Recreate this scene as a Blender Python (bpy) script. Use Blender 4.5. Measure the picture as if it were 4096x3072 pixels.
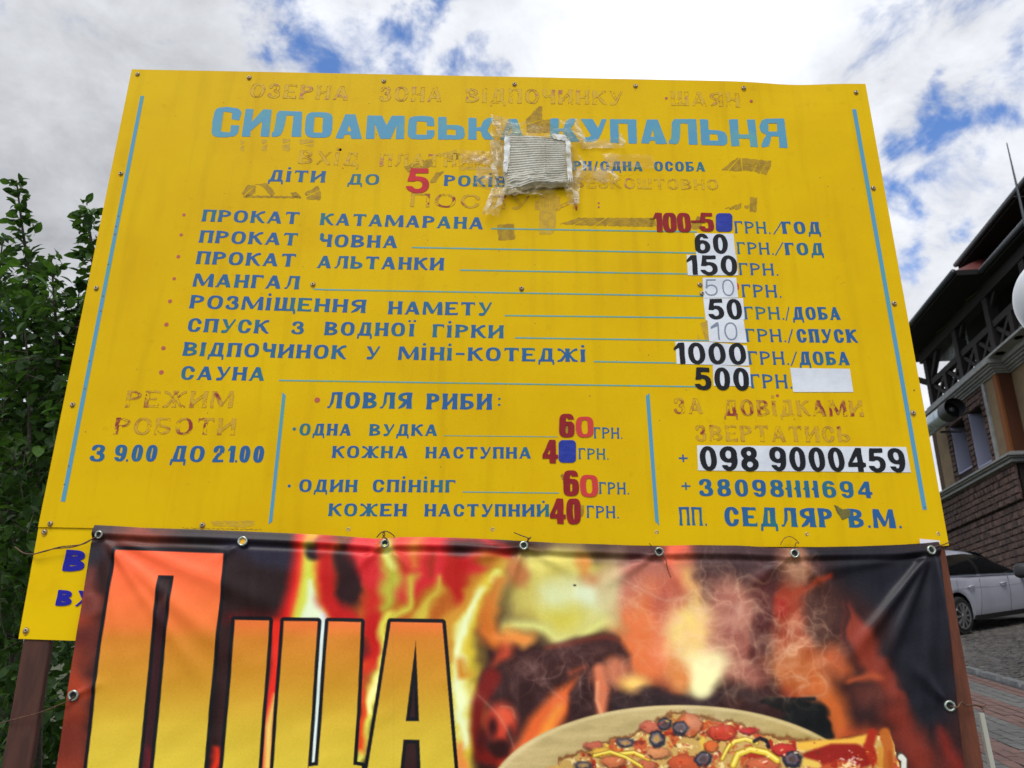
import bpy, bmesh, math, random
import numpy as np
from mathutils import Vector, Matrix, noise as mnoise
R = math.radians
random.seed(7); rng = np.random.default_rng(7)
SC = bpy.context.scene
for o in list(bpy.data.objects): bpy.data.objects.remove(o)

# ------------------------------------------------------------------ camera
FPX, PW, PH = 3195.0, 4096.0, 3072.0
PITCH, ROLL = R(19.9), R(0.55)

DIST = 1.76
EYE = 1.62
CAM = Vector((0.0, -DIST, EYE))
_f = Vector((0, math.cos(PITCH), math.sin(PITCH)))
_u0 = Vector((0, -math.sin(PITCH), math.cos(PITCH)))
_r0 = Vector((1, 0, 0))
_r = _r0*math.cos(ROLL) + _u0*math.sin(ROLL)      # photo rolled clockwise: horizontals fall to the right
_u = _u0*math.cos(ROLL) - _r0*math.sin(ROLL)
cd = bpy.data.cameras.new('camera'); cam = bpy.data.objects.new('camera', cd)
SC.collection.objects.link(cam)
m = Matrix.Identity(4)
for i in range(3):
    m[i][0], m[i][1], m[i][2], m[i][3] = _r[i], _u[i], -_f[i], CAM[i]
cam.matrix_world = m
cd.sensor_width = 36; cd.lens = FPX/PW*36; cd.clip_start = 0.05; cd.clip_end = 4000
cd.dof.use_dof = True; cd.dof.focus_distance = 2.6; cd.dof.aperture_fstop = 6.0
SC.camera = cam
SC.render.resolution_x = 1024; SC.render.resolution_y = 768

def ray(px, py):
    return (_r*((px-PW/2)/FPX) + _u*(-(py-PH/2)/FPX) + _f)
def S(px, py, y=0.0):                              # point of the vertical plane Y=y seen at a photo pixel
    d = ray(px, py); t = (y-CAM.y)/d.y
    return CAM + d*t
def onplane(px, py, p0, n):
    d = ray(px, py); t = (p0-CAM).dot(n)/d.dot(n)
    return CAM + d*t
def atdepth(px, py, t): return CAM + ray(px, py)*t

# ------------------------------------------------------------------ light and sky
EL, ROT = R(54), R(200)          # the sun stands very high on the camera's side, veiled by cloud
sd = bpy.data.lights.new('sun', 'SUN'); sd.energy = 1.5; sd.angle = R(28); sd.color = (1.0, 0.96, 0.9)
sun = bpy.data.objects.new('sun', sd); SC.collection.objects.link(sun)
sdir = Vector((math.sin(ROT)*math.cos(EL), math.cos(ROT)*math.cos(EL), math.sin(EL)))
sun.rotation_euler = (-sdir).to_track_quat('-Z', 'Y').to_euler()
W = bpy.data.worlds.new('World'); SC.world = W; W.use_nodes = True
def build_world():
    nt = W.node_tree; N = nt.nodes; L = nt.links; N.clear()
    out = N.new('ShaderNodeOutputWorld'); bg = N.new('ShaderNodeBackground'); bg.inputs[1].default_value = 0.1
    L.new(bg.outputs[0], out.inputs[0])
    sky = N.new('ShaderNodeTexSky'); sky.sky_type = 'NISHITA'; sky.sun_disc = False
    sky.sun_elevation = EL; sky.sun_rotation = ROT; sky.air_density = 1.0; sky.dust_density = 0.6
    tc = N.new('ShaderNodeTexCoord'); D = tc.outputs['Generated']
    wn = N.new('ShaderNodeTexNoise'); wn.inputs['Scale'].default_value = 13; wn.inputs['Detail'].default_value = 6; L.new(D, wn.inputs['Vector'])
    ws = N.new('ShaderNodeVectorMath'); ws.operation = 'MULTIPLY_ADD'; L.new(wn.outputs['Color'], ws.inputs[0]); ws.inputs[1].default_value = (.20,)*3; ws.inputs[2].default_value = (-.10,)*3
    wa = N.new('ShaderNodeVectorMath'); wa.operation = 'ADD'; L.new(D, wa.inputs[0]); L.new(ws.outputs[0], wa.inputs[1]); DW = wa.outputs[0]
    def mth(op, a, b=None, clamp=False):
        n = N.new('ShaderNodeMath'); n.operation = op; n.use_clamp = clamp
        for i, v in enumerate((a, b)):
            if v is None: continue
            if isinstance(v, (int, float)): n.inputs[i].default_value = v
            else: L.new(v, n.inputs[i])
        return n.outputs[0]
    def noise(scale, detail, rough, off=(0, 0, 0), dist=0.0):
        mp = N.new('ShaderNodeMapping'); mp.inputs['Location'].default_value = off
        mp.inputs['Scale'].default_value = (1, 1, 1.5); L.new(D, mp.inputs[0])
        n = N.new('ShaderNodeTexNoise'); n.inputs['Scale'].default_value = scale
        n.inputs['Detail'].default_value = detail; n.inputs['Roughness'].default_value = rough
        n.inputs['Distortion'].default_value = dist
        L.new(mp.outputs[0], n.inputs['Vector']); return n.outputs[0]
    def blob(px, py, rpx, amp):
        d = ray(px, py).normalized(); vm = N.new('ShaderNodeVectorMath'); vm.operation = 'DISTANCE'
        L.new(DW, vm.inputs[0]); vm.inputs[1].default_value = d
        mr = N.new('ShaderNodeMapRange'); mr.interpolation_type = 'SMOOTHSTEP'
        mr.inputs[1].default_value = rpx/FPX*0.95; mr.inputs[2].default_value = 0.0
        mr.inputs[3].default_value = 0.0; mr.inputs[4].default_value = amp
        L.new(vm.outputs['Value'], mr.inputs[0]); return mr.outputs[0]
    big = noise(3.2, 3, 0.5, (3.1, 0.7, 1.9)); fine = noise(10, 10, 0.66, (1.3, 5.2, 0.4), 0.35)
    dens = mth('ADD', mth('MULTIPLY', big, 0.40), mth('MULTIPLY', fine, 1.02)); dens = mth('SUBTRACT', dens, 0.055)
    for b in [(1180, 190, 300, -.26), (1480, 130, 140, -.12), (800, 60, 260, -.10), (1600, 130, 170, -.30), (1930, 235, 170, -.28), (1700, 20, 120, -.2), (3080, 10, 90, -.30),
              (1030, 170, 110, -.15), (3760, 470, 150, -.32), (4020, 540, 150, -.24), (3570, 780, 150, -.34), (3640, 1030, 150, -.30), (3800, 1030, 120, -.26),
              (3920, 880, 90, -.25), (4070, 180, 120, -.15), (3400, 60, 300, .12), (0, 1200, 300, -.16),
              (2700, 150, 800, .32), (600, 600, 800, .30), (300, 900, 500, .2), (3400, 640, 260, .16), (3500, 1200, 160, .25), (4000, 1000, 120, .12), (3600, 300, 260, .1), (2300, 1500, 900, .1)]:
        dens = mth('ADD', dens, blob(*b))
    mr = N.new('ShaderNodeMapRange'); mr.interpolation_type = 'SMOOTHSTEP'
    mr.inputs[1].default_value = 0.32; mr.inputs[2].default_value = 0.70
    L.new(dens, mr.inputs[0]); cov = mr.outputs[0]
    # cloud brightness
    sh = noise(5.5, 7, 0.6, (7.7, 2.2, 4.1), 0.2)
    br = mth('ADD', mth('ADD', 0.26, mth('MULTIPLY', sh, 0.75)), mth('MULTIPLY', fine, 0.42))
    for b in [(2750, 60, 900, .40), (200, 500, 1200, -.22), (100, 1000, 700, -.22), (900, 100, 700, -.06), (3500, 900, 500, .10), (1250, 30, 300, .1), (3300, 650, 350, .1)]:
        br = mth('ADD', br, blob(*b))
    br = mth('MULTIPLY', br, 7.9)
    cr = N.new('ShaderNodeMix'); cr.data_type = 'RGBA'; cr.inputs[0].default_value = 1; cr.blend_type = 'MULTIPLY'
    cc = N.new('ShaderNodeCombineColor'); 
    for i in range(3): L.new(br, cc.inputs[i])
    L.new(cc.outputs[0], cr.inputs[6]); cr.inputs[7].default_value = (0.955, 0.98, 1.04, 1)
    skm = N.new('ShaderNodeMix'); skm.data_type = 'RGBA'; skm.blend_type = 'MULTIPLY'; skm.inputs[0].default_value = 1
    L.new(sky.outputs[0], skm.inputs[6]); skm.inputs[7].default_value = (1.0, 1.28, 1.72, 1)
    mx = N.new('ShaderNodeMix'); mx.data_type = 'RGBA'
    L.new(cov, mx.inputs[0]); L.new(skm.outputs[2], mx.inputs[6]); L.new(cr.outputs[2], mx.inputs[7])
    L.new(mx.outputs[2], bg.inputs[0])
build_world()
SC.view_settings.view_transform = 'Standard'; SC.view_settings.look = 'None'
SC.view_settings.exposure = 0.39; SC.view_settings.gamma = 1.0; SC.view_settings.use_curve_mapping = False
SC.cycles.max_bounces = 6; SC.cycles.transparent_max_bounces = 12; SC.cycles.diffuse_bounces = 3
SC.cycles.use_denoising = True
try: SC.cycles.denoiser = 'OPENIMAGEDENOISE'
except Exception: pass

# ------------------------------------------------------------------ helpers
def lin(c):
    c = np.asarray(c, float)/255.0
    return np.where(c <= .04045, c/12.92, ((c+.055)/1.055)**2.4)
def rgb(r, g, b, k=1.0): return tuple(min(1.0, float(v)*k) for v in lin((r, g, b)))+(1.0,)
def link(o, parent=None):
    SC.collection.objects.link(o)
    if parent is not None: o.parent = parent
    return o
def tag(o, label=None, cat=None, group=None, kind=None):
    if label: o['label'] = label
    if cat: o['category'] = cat
    if group: o['group'] = group
    if kind: o['kind'] = kind
    return o
def empty(name, loc, label=None, cat=None, group=None):
    o = bpy.data.objects.new(name, None); o.location = loc; o.empty_display_size = .1
    link(o); tag(o, label, cat, group); bpy.context.view_layer.update() if False else None
    return o
def place(o, parent):                        # keep world coordinates of the mesh although parented to a moved Empty
    if parent is not None:
        o.parent = parent
        p = parent; off = Vector((0, 0, 0))
        while p is not None: off += p.location; p = p.parent
        o.location = -off + Vector(o.get('_w', (0, 0, 0)))
    return o
def mesh_np(name, V, faces, mat, parent=None, smooth=False, col=None):
    """V (n,3) world coordinates; faces list of index tuples or (m,4)/(m,3) int array"""
    me = bpy.data.meshes.new(name)
    V = np.asarray(V, dtype=np.float32)
    if isinstance(faces, np.ndarray):
        k = faces.shape[1]; m_ = faces.shape[0]
        me.vertices.add(len(V)); me.vertices.foreach_set('co', V.ravel())
        me.loops.add(m_*k); me.loops.foreach_set('vertex_index', faces.astype(np.int32).ravel())
        me.polygons.add(m_); me.polygons.foreach_set('loop_start', np.arange(0, m_*k, k, dtype=np.int32))
        me.update(calc_edges=True)
    else:
        me.from_pydata([tuple(map(float, v)) for v in V], [], [tuple(f) for f in faces]); me.update()
    if col is not None:
        a = me.color_attributes.new('Col', 'FLOAT_COLOR', 'POINT')
        c = np.ones((len(V), 4), np.float32); c[:, :3] = col; a.data.foreach_set('color', c.ravel())
    if smooth: me.polygons.foreach_set('use_smooth', np.ones(len(me.polygons), bool))
    if mat: me.materials.append(mat)
    o = bpy.data.objects.new(name, me); link(o)
    if parent is not None: place(o, parent)
    return o
class MB:                                    # collects polygons; build() links them as one mesh object
    def __init__(s): s.v = []; s.f = []
    def add(s, vs, fs):
        b = len(s.v); s.v += [tuple(v) for v in vs]; s.f += [tuple(b+i for i in f) for f in fs]; return s
    def hexa(s, p):                          # 8 corners: 0-3 one side loop, 4-7 the opposite loop
        return s.add(p, [(0, 1, 2, 3), (7, 6, 5, 4), (0, 4, 5, 1), (1, 5, 6, 2), (2, 6, 7, 3), (3, 7, 4, 0)])
    def box(s, c, hx, hy, hz):               # centre and three half-axis vectors
        c, hx, hy, hz = map(Vector, (c, hx, hy, hz))
        return s.hexa([c-hx-hy-hz, c+hx-hy-hz, c+hx+hy-hz, c-hx+hy-hz, c-hx-hy+hz, c+hx-hy+hz, c+hx+hy+hz, c-hx+hy+hz])
    def bar(s, a, b, w, h, up=Vector((0, 0, 1))):
        a, b = Vector(a), Vector(b); d = (b-a); l = d.length; d.normalize()
        side = d.cross(Vector(up)); side.normalize(); u2 = side.cross(d)
        return s.box((a+b)/2, d*(l/2), side*(w/2), u2*(h/2))
    def tube(s, pts, r, n=8, cap=True):
        pts = [Vector(p) for p in pts]; rs = r if isinstance(r, (list, tuple)) else [r]*len(pts)
        rings = []
        t0 = (pts[1]-pts[0]).normalized(); ref = Vector((0, 0, 1)) if abs(t0.z) < .9 else Vector((1, 0, 0))
        x = t0.cross(ref).normalized()
        for i, p in enumerate(pts):
            t = (pts[min(i+1, len(pts)-1)]-pts[max(i-1, 0)]).normalized()
            x = (x-t*x.dot(t)).normalized(); y = t.cross(x)
            rings.append([p+(x*math.cos(2*math.pi*k/n)+y*math.sin(2*math.pi*k/n))*rs[i] for k in range(n)])
        vs = [v for rr in rings for v in rr]; fs = []
        for i in range(len(pts)-1):
            for k in range(n): fs.append((i*n+k, i*n+(k+1) % n, (i+1)*n+(k+1) % n, (i+1)*n+k))
        if cap: fs.append(tuple(range(n))[::-1]); fs.append(tuple((len(pts)-1)*n+k for k in range(n)))
        return s.add(vs, fs)
    def build(s, name, mat, parent=None, smooth=False, bevel=0.0):
        o = mesh_np(name, s.v, s.f, mat, parent, smooth)
        if bevel:
            md = o.modifiers.new('b', 'BEVEL'); md.width = bevel; md.segments = 2; md.limit_method = 'ANGLE'; md.angle_limit = R(35)
        return o

# ------------------------------------------------------------------ materials
MATS = {}
def mat(name, base, rough=.6, metal=0.0, var=None, scale=20.0, detail=5, lo=.4, hi=.65, bump=0.0, bscale=60.0, spec=.5, attr=None, vecscale=(1, 1, 1), transm=0, alpha=None, coat=0.0, obj_rand=0.0, emit=None):
    """Principled with a two-colour noise mix, fine bump and optional per-object brightness variation"""
    if name in MATS: return MATS[name]
    M = bpy.data.materials.new(name); M.use_nodes = True; nt = M.node_tree; N = nt.nodes; L = nt.links
    b = N['Principled BSDF']; b.inputs['Roughness'].default_value = rough; b.inputs['Metallic'].default_value = metal
    b.inputs['Specular IOR Level'].default_value = spec; b.inputs['Base Color'].default_value = base
    b.inputs['Transmission Weight'].default_value = transm; b.inputs['Coat Weight'].default_value = coat
    if alpha is not None: b.inputs['Alpha'].default_value = alpha
    tc = N.new('ShaderNodeTexCoord'); mp = N.new('ShaderNodeMapping'); mp.inputs['Scale'].default_value = vecscale
    geo = N.new('ShaderNodeNewGeometry'); L.new(geo.outputs['Position'], mp.inputs[0])
    src = None
    if attr:
        a = N.new('ShaderNodeAttribute'); a.attribute_name = attr; src = a.outputs['Color']
    if var is not None:
        n = N.new('ShaderNodeTexNoise'); n.inputs['Scale'].default_value = scale; n.inputs['Detail'].default_value = detail
        n.inputs['Roughness'].default_value = .6; L.new(mp.outputs[0], n.inputs['Vector'])
        mr = N.new('ShaderNodeMapRange'); mr.interpolation_type = 'SMOOTHSTEP'; mr.inputs[1].default_value = lo; mr.inputs[2].default_value = hi
        L.new(n.outputs[0], mr.inputs[0])
        mx = N.new('ShaderNodeMix'); mx.data_type = 'RGBA'; L.new(mr.outputs[0], mx.inputs[0])
        if src: L.new(src, mx.inputs[6])
        else: mx.inputs[6].default_value = base
        mx.inputs[7].default_value = var; src = mx.outputs[2]
    if obj_rand:
        oi = N.new('ShaderNodeObjectInfo'); mr = N.new('ShaderNodeMapRange'); mr.inputs[3].default_value = 1-obj_rand; mr.inputs[4].default_value = 1+obj_rand
        L.new(oi.outputs['Random'], mr.inputs[0]); hs = N.new('ShaderNodeHueSaturation'); L.new(mr.outputs[0], hs.inputs['Value'])
        if src: L.new(src, hs.inputs['Color'])
        else: hs.inputs['Color'].default_value = base
        src = hs.outputs[0]
    if src: L.new(src, b.inputs['Base Color'])
    if bump:
        n2 = N.new('ShaderNodeTexNoise'); n2.inputs['Scale'].default_value = bscale; n2.inputs['Detail'].default_value = 4; L.new(mp.outputs[0], n2.inputs['Vector'])
        bp = N.new('ShaderNodeBump'); bp.inputs['Strength'].default_value = bump; bp.inputs['Distance'].default_value = .01
        L.new(n2.outputs[0], bp.inputs['Height']); L.new(bp.outputs[0], b.inputs['Normal'])
    if emit: b.inputs['Emission Color'].default_value = emit[0]; b.inputs['Emission Strength'].default_value = emit[1]
    MATS[name] = M; return M
KI = 1.85        # display value in the shade -> albedo
YEL = rgb(178, 146, 2, KI)
M_yellow = mat('yellow_paint', YEL, .5, var=rgb(174, 139, 2, KI), scale=5, bump=.06, bscale=9, spec=.08, lo=.35, hi=.75)
def weather(M):
    nt = M.node_tree; N = nt.nodes; L = nt.links; b = N['Principled BSDF']; src = b.inputs['Base Color'].links[0].from_socket
    g = N.new('ShaderNodeNewGeometry'); cur = src
    for vs, sc_, lo, hi, col, amt in (((9, 1, .7), 3.0, .52, .74, (.80, .78, .9, 1), .55), ((1, 1, 1), 1.6, .45, .7, (.93, .90, .9, 1), .8), ((1, 1, 1), 38, .62, .74, (.80, .80, .9, 1), .45)):
        mp = N.new('ShaderNodeMapping'); mp.inputs['Scale'].default_value = vs; L.new(g.outputs['Position'], mp.inputs[0])
        n = N.new('ShaderNodeTexNoise'); n.inputs['Scale'].default_value = sc_; n.inputs['Detail'].default_value = 6; L.new(mp.outputs[0], n.inputs['Vector'])
        mr = N.new('ShaderNodeMapRange'); mr.inputs[1].default_value = lo; mr.inputs[2].default_value = hi; mr.inputs[4].default_value = amt; L.new(n.outputs[0], mr.inputs[0])
        mx = N.new('ShaderNodeMix'); mx.data_type = 'RGBA'; mx.blend_type = 'MULTIPLY'; L.new(mr.outputs[0], mx.inputs[0]); L.new(cur, mx.inputs[6]); mx.inputs[7].default_value = col; cur = mx.outputs[2]
    L.new(cur, b.inputs['Base Color'])
weather(M_yellow)
M_yellow2 = mat('yellow_paint_low', rgb(184, 152, 2, KI), .55, var=rgb(176, 142, 2, KI), scale=5, bump=.08, bscale=9, spec=.08)
M_blue = mat('blue_paint', rgb(24, 70, 116, KI), .55, var=rgb(26, 88, 98, KI), scale=9, detail=7, lo=.45, hi=.68, spec=.3)
M_lblue = mat('light_blue_paint', rgb(62, 118, 146, KI), .6, var=rgb(62, 122, 126, KI), scale=8, detail=7, lo=.45, hi=.7, spec=.3)
M_lblue2 = mat('light_blue_line', rgb(66, 128, 138, KI), .5, var=rgb(84, 130, 96, KI), scale=40, detail=7, lo=.4, hi=.65, spec=.3)
M_lblue3 = mat('light_blue_letter', rgb(64, 118, 144, KI), .6, var=rgb(76, 126, 128, KI), scale=10, detail=8, lo=.45, hi=.7, spec=.3)
M_dkblue = mat('navy_vinyl', rgb(22, 22, 120, KI), .5, spec=.2)
M_royal = mat('royal_blue_vinyl', rgb(20, 36, 116, KI), .45, var=rgb(28, 44, 128, KI), scale=30, spec=.3, bump=.2, bscale=50)
M_red = mat('red_vinyl', rgb(158, 26, 34, KI), .5, var=rgb(140, 24, 32, KI), scale=20, spec=.2)
M_red2 = mat('faded_red_vinyl', rgb(160, 48, 44, KI), .5, spec=.2)
M_dkred = mat('dark_red_vinyl', rgb(116, 22, 26, KI), .5, var=rgb(102, 18, 24, KI), scale=25, spec=.2)
M_black = mat('black_print', rgb(16, 18, 22, KI), .5, spec=.2)
M_white = mat('white_sticker', rgb(176, 180, 186, KI), .45, var=rgb(164, 168, 176, KI), scale=9, bump=.15, bscale=25, spec=.4)
M_pencil = mat('grey_marker', rgb(96, 106, 122, KI), .6)
M_fade = mat('faded_letters', rgb(166, 134, 24, KI), .55, var=rgb(140, 84, 74, KI), scale=22, detail=8, lo=.54, hi=.64, spec=.2)
M_fade2 = mat('half_faded_letters', rgb(160, 126, 30, KI), .55, var=rgb(112, 40, 38, KI), scale=13, detail=8, lo=.50, hi=.58, spec=.2)
M_ghost = mat('ghost_outline', rgb(154, 122, 30, KI), .6, var=rgb(132, 92, 44, KI), scale=30, detail=8, lo=.42, hi=.62, spec=.2)
M_brown = mat('brown_dot', rgb(140, 62, 44, KI), .5)
M_resid = mat('tape_residue', rgb(140, 112, 24, KI), .6, var=rgb(122, 96, 26, KI), scale=55, detail=8, lo=.4, hi=.62, spec=.2)
M_resid2 = mat('light_residue', rgb(160, 130, 30, KI), .6, var=rgb(148, 118, 36, KI), scale=55, detail=8, lo=.4, hi=.62, spec=.2)

# ------------------------------------------------------------------ lettering: fields + marching squares
def f_poly(pts):
    pts = np.asarray(pts, float)
    def f(X, Y):
        d = np.full(X.shape, 1e9); ins = np.zeros(X.shape, bool); n = len(pts)
        for i in range(n):
            ax, ay = pts[i]; bx, by = pts[(i+1) % n]; ex, ey = bx-ax, by-ay
            wx, wy = X-ax, Y-ay; q = ex*ex+ey*ey+1e-12
            t = np.clip((wx*ex+wy*ey)/q, 0, 1); dx, dy = wx-ex*t, wy-ey*t
            d = np.minimum(d, dx*dx+dy*dy)
            c = ((ay > Y) != (by > Y)); 
            with np.errstate(divide='ignore', invalid='ignore'):
                xi = ax+(Y-ay)*(bx-ax)/(by-ay if by != ay else 1e-9)
            ins ^= (c & (X < xi))
        d = np.sqrt(d); return np.where(ins, -d, d)
    return f
def f_stroke(pts):                            # [(x,y,width)...] round ended, tapering
    def f(X, Y):
        d = np.full(X.shape, 1e9)
        for (ax, ay, aw), (bx, by, bw) in zip(pts[:-1], pts[1:]):
            ex, ey = bx-ax, by-ay; q = ex*ex+ey*ey+1e-12
            t = np.clip(((X-ax)*ex+(Y-ay)*ey)/q, 0, 1)
            d = np.minimum(d, np.hypot(X-ax-ex*t, Y-ay-ey*t)-(aw+(bw-aw)*t)/2)
        return d
    return f
def f_ell(cx, cy, rx, ry, n=2.3):
    def f(X, Y):
        r = (np.abs((X-cx)/rx)**n+np.abs((Y-cy)/ry)**n)**(1/n)
        return (r-1)*min(rx, ry)
    return f
def U(*fs): return lambda X, Y: np.minimum.reduce([f(X, Y) for f in fs])
def SUB(a, *bs): return lambda X, Y: np.maximum.reduce([a(X, Y)]+[-b(X, Y) for b in bs])
def AND(a, b): return lambda X, Y: np.maximum(a(X, Y), b(X, Y))
def rect(x0, y0, x1, y1): return f_poly([(x0, y0), (x1, y0), (x1, y1), (x0, y1)])

def glyph(ch, w, T, H, fl, n):
    """field of a letter in a cell w wide, 1 high: T stem width, H bar height, fl serif flare, n roundness exponent"""
    t = T; h = H
    def stem(x, y0=0, y1=1, tt=None, f=fl):
        a = tt or t; m_ = (y0+y1)/2; e = f
        return f_poly([(x-e, y0), (x+a+e, y0), (x+a+e*.3, y0+.12), (x+a, m_), (x+a+e*.3, y1-.12), (x+a+e, y1), (x-e, y1), (x-e*.3, y1-.12), (x, m_), (x-e*.3, y0+.12)])
    def ring(cx, cy, rx, ry, tx=None, ty=None):
        return SUB(f_ell(cx, cy, rx, ry, n), f_ell(cx, cy, max(.02, rx-(tx or t)), max(.02, ry-(ty or h)), n))
    def bowl(x, y0, y1, ww, side=1, tt=None):    # D-like bowl from the stem at x outward
        cy, ry = (y0+y1)/2, (y1-y0)/2; rx = ww; a = tt or t*.95
        outer = f_ell(x, cy, rx, ry, n); inner = f_ell(x, cy, rx-a, max(.02, ry-h), n)
        half = rect(x, y0-.1, x+rx+.1, y1+.1) if side > 0 else rect(x-rx-.1, y0-.1, x, y1+.1)
        return AND(SUB(outer, inner), half)
    if ch == 'О' or ch == '0': return ring(w/2, .5, w/2, .51)
    if ch == 'С': return U(SUB(ring(w/2, .5, w/2, .51), f_poly([(w*.62, .36), (w*1.3, .36), (w*1.3, .68), (w*.62, .68)])), f_ell(w-t*.5, .72, t*.5, .13)) if n < 3 else SUB(ring(w/2, .5, w/2, .51), rect(w*.55, .36, w*1.3, .64))
    if ch == 'А': return SUB(U(f_poly([(0, 0), (t*.62, 0), (w*.55, .86), (w*.62, 1), (w*.36, 1)]), f_poly([(w-t*1.15, 0), (w, 0), (w*.64, 1), (w*.34, 1)]), rect(w*.2, .22, w*.7, .22+h), rect(-fl, 0, t*.62+fl, h*.35)), f_poly([(w*.5-.005, .8), (w*.5, .8), (w*.5, .8)]))
    if ch == 'П': return U(stem(0), stem(w-t), rect(0, 1-h, w, 1))
    if ch == 'Н': return U(stem(0), stem(w-t), rect(t*.5, .5-h/2, w-t*.5, .5+h/2))
    if ch == 'Т': return U(stem(w/2-t/2), rect(0, 1-h, w, 1), f_poly([(0, 1), (0, .74), (h*.5, .78), (h*1.3, 1)]), f_poly([(w, 1), (w, .74), (w-h*.5, .78), (w-h*1.3, 1)]))
    if ch == 'Г': return U(stem(0), rect(0, 1-h, w, 1), f_poly([(w, 1), (w, .72), (w-h*.5, .76), (w-h*1.3, 1)]))
    if ch == 'Е': return U(stem(0), rect(0, 1-h, w, 1), rect(0, 0, w, h), rect(0, .5-h/2, w*.82, .5+h/2), f_poly([(w, 1), (w, .76), (w-h*1.1, 1)]), f_poly([(w+.02, 0), (w+.02, .26), (w-h*1.1, 0)]))
    if ch == 'Р': return U(stem(0), bowl(t*.6, .42, 1.0, w-t*.6))
    if ch == 'В': return U(stem(0), bowl(t*.6, .46, 1.0, (w-t*.6)*.9), bowl(t*.6, 0, .54, w-t*.6))
    if ch == 'Б': return U(stem(0), bowl(t*.6, 0, .58, w-t*.6), rect(0, 1-h, w*.92, 1), f_poly([(w*.92, 1), (w*.92, .76), (w*.92-h*1.1, 1)]))
    if ch == 'Ь': return U(stem(0), bowl(t*.6, 0, .56, w-t*.6))
    if ch == 'Я': return U(stem(w-t), bowl(w-t*.6, .42, 1.0, w-t*.6, -1), f_stroke([(w*.62, .48, t*.7), (w*.38, .2, t*.85), (t*.3, .05, t*.4)]))
    if ch == 'К': return U(stem(0), f_stroke([(t*.8, .5, h*.9), (w*.72, .88, h*1.2), (w*.92, .92, h*1.15)]), f_stroke([(w*.42, .62, t*.8), (w*.66, .3, t*.95), (w*.9, .06, t*.55), (w*1.02, .05, h*.6)]))
    if ch == 'М': return U(f_poly([(-fl, 0), (t*.6+fl, 0), (t*.65, .8), (t*.5, 1), (t*.05, 1)]), f_poly([(w-t-fl, 0), (w+fl, 0), (w-t*.05, 1), (w-t*.9, 1)]), f_poly([(t*.05, 1), (t*1.2, 1), (w*.55, .3), (w*.5, .08), (w*.42, .08)]), f_poly([(w-t*.9, 1), (w-t*.3, 1), (w*.54, .08), (w*.46, .08)]))
    if ch in 'ИЙ': 
        g = U(stem(0), stem(w-t), f_poly([(t*.7, .08), (t*.7, .32), (w-t*.7, .92), (w-t*.7, .68)]))
        return U(g, f_ell(w*.55, 1.2, .11, .09)) if ch == 'Й' else g
    if ch == 'І': return stem(0)
    if ch == 'і': return U(stem(0, 0, .94), f_ell(t*.5, 1.18, t*.42, .1))
    if ch == 'ї': return U(stem(w/2-t/2, 0, .94), f_ell(t*.2, 1.15, t*.36, .08), f_ell(w-t*.2, 1.15, t*.36, .08))
    if ch == 'Л': return U(stem(w-t), rect(w*.28, 1-h, w, 1), f_poly([(w*.28, 1), (w*.28+h*1.1, 1), (w*.30+h*.7, .35), (w*.2, .02), (w*.04, .0), (-.02, .1), (w*.16, .14), (w*.22, .4)]))
    if ch == 'Д': return U(stem(w*.78-t*.6, 0, 1), rect(w*.3, 1-h, w*.8, 1), f_poly([(w*.3, 1), (w*.3+h*1.1, 1), (w*.26+h, .1), (w*.1, .05)]), rect(0, 0, w, h*1.05), f_stroke([(h*.4, .03, h*.8), (h*.3, -.17, h*.9)]), f_stroke([(w-h*.4, .03, h*.8), (w-h*.35, -.17, h*.9)]))
    if ch == 'Ж': return U(stem(w/2-t/2, 0, 1), f_stroke([(w*.06, .92, h*1.3), (w*.2, .86, h*.9), (w*.45, .5, h*.9)]), f_stroke([(w*.94, .92, h*1.3), (w*.8, .86, h*.9), (w*.55, .5, h*.9)]), f_stroke([(w*.42, .55, h), (w*.2, .12, t*.75), (w*.02, .05, h*.8)]), f_stroke([(w*.58, .55, h), (w*.8, .12, t*.75), (w*.98, .05, h*.8)]))
    if ch == 'З' or ch == '3':
        a = U(AND(ring(w*.46, .74, w*.46, .27), U(rect(w*.4, .4, w*1.2, 1.1), rect(-.1, .74, w*1.2, 1.1))), AND(ring(w*.48, .27, w*.52, .29), U(rect(w*.4, -.1, w*1.2, .7), rect(-.1, -.1, w*1.2, .26))))
        return U(a, f_ell(t*.45, .74, t*.42, .1), f_ell(t*.42, .24, t*.42, .1))
    if ch == 'У': return U(f_poly([(0, 1), (t*1.15, 1), (w*.62, .32), (w*.42, .32)]), f_stroke([(w*.94, .96, h*.9), (w*.6, .35, h*1.0), (w*.4, .08, h*1.3), (w*.16, .07, h*1.5)]))
    if ch == 'Х': return U(f_poly([(0, 1), (t*1.1, 1), (w, 0), (w-t*1.1, 0)]), f_poly([(w-t*.7, 1), (w, 1), (t*.6, 0), (0, 0)]))
    if ch == 'Ч': return U(stem(w-t), f_stroke([(t*.5, .97, t), (t*.5, .66, t), (t*.9, .52, h*1.5), (w-t*.7, .5, h*1.1)]))
    if ch == 'Ш' or ch == 'Щ':
        g = U(stem(0), stem(w/2-t*.5), stem(w-t), rect(0, 0, w, h))
        return U(g, f_stroke([(w+.02, .08, h), (w+.03, -.16, h)])) if ch == 'Щ' else g
    if ch == 'Ц': return U(stem(0), stem(w-t), rect(0, 0, w+.04, h), f_stroke([(w+.02, .08, h), (w+.03, -.16, h)]))
    if ch == '1': return U(rect(w-t, 0, w, 1), f_poly([(w-t*.9, 1), (w-t*.9, .78), (0, .62), (0, .74), (w-t*1.1, 1)]))
    if ch == '|': return U(rect(w/2-t*.5, 0, w/2+t*.5, 1), f_poly([(w/2-t*.5, .62), (w/2-t*.5, .42), (w/2-t*1.0, .5)]))
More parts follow.
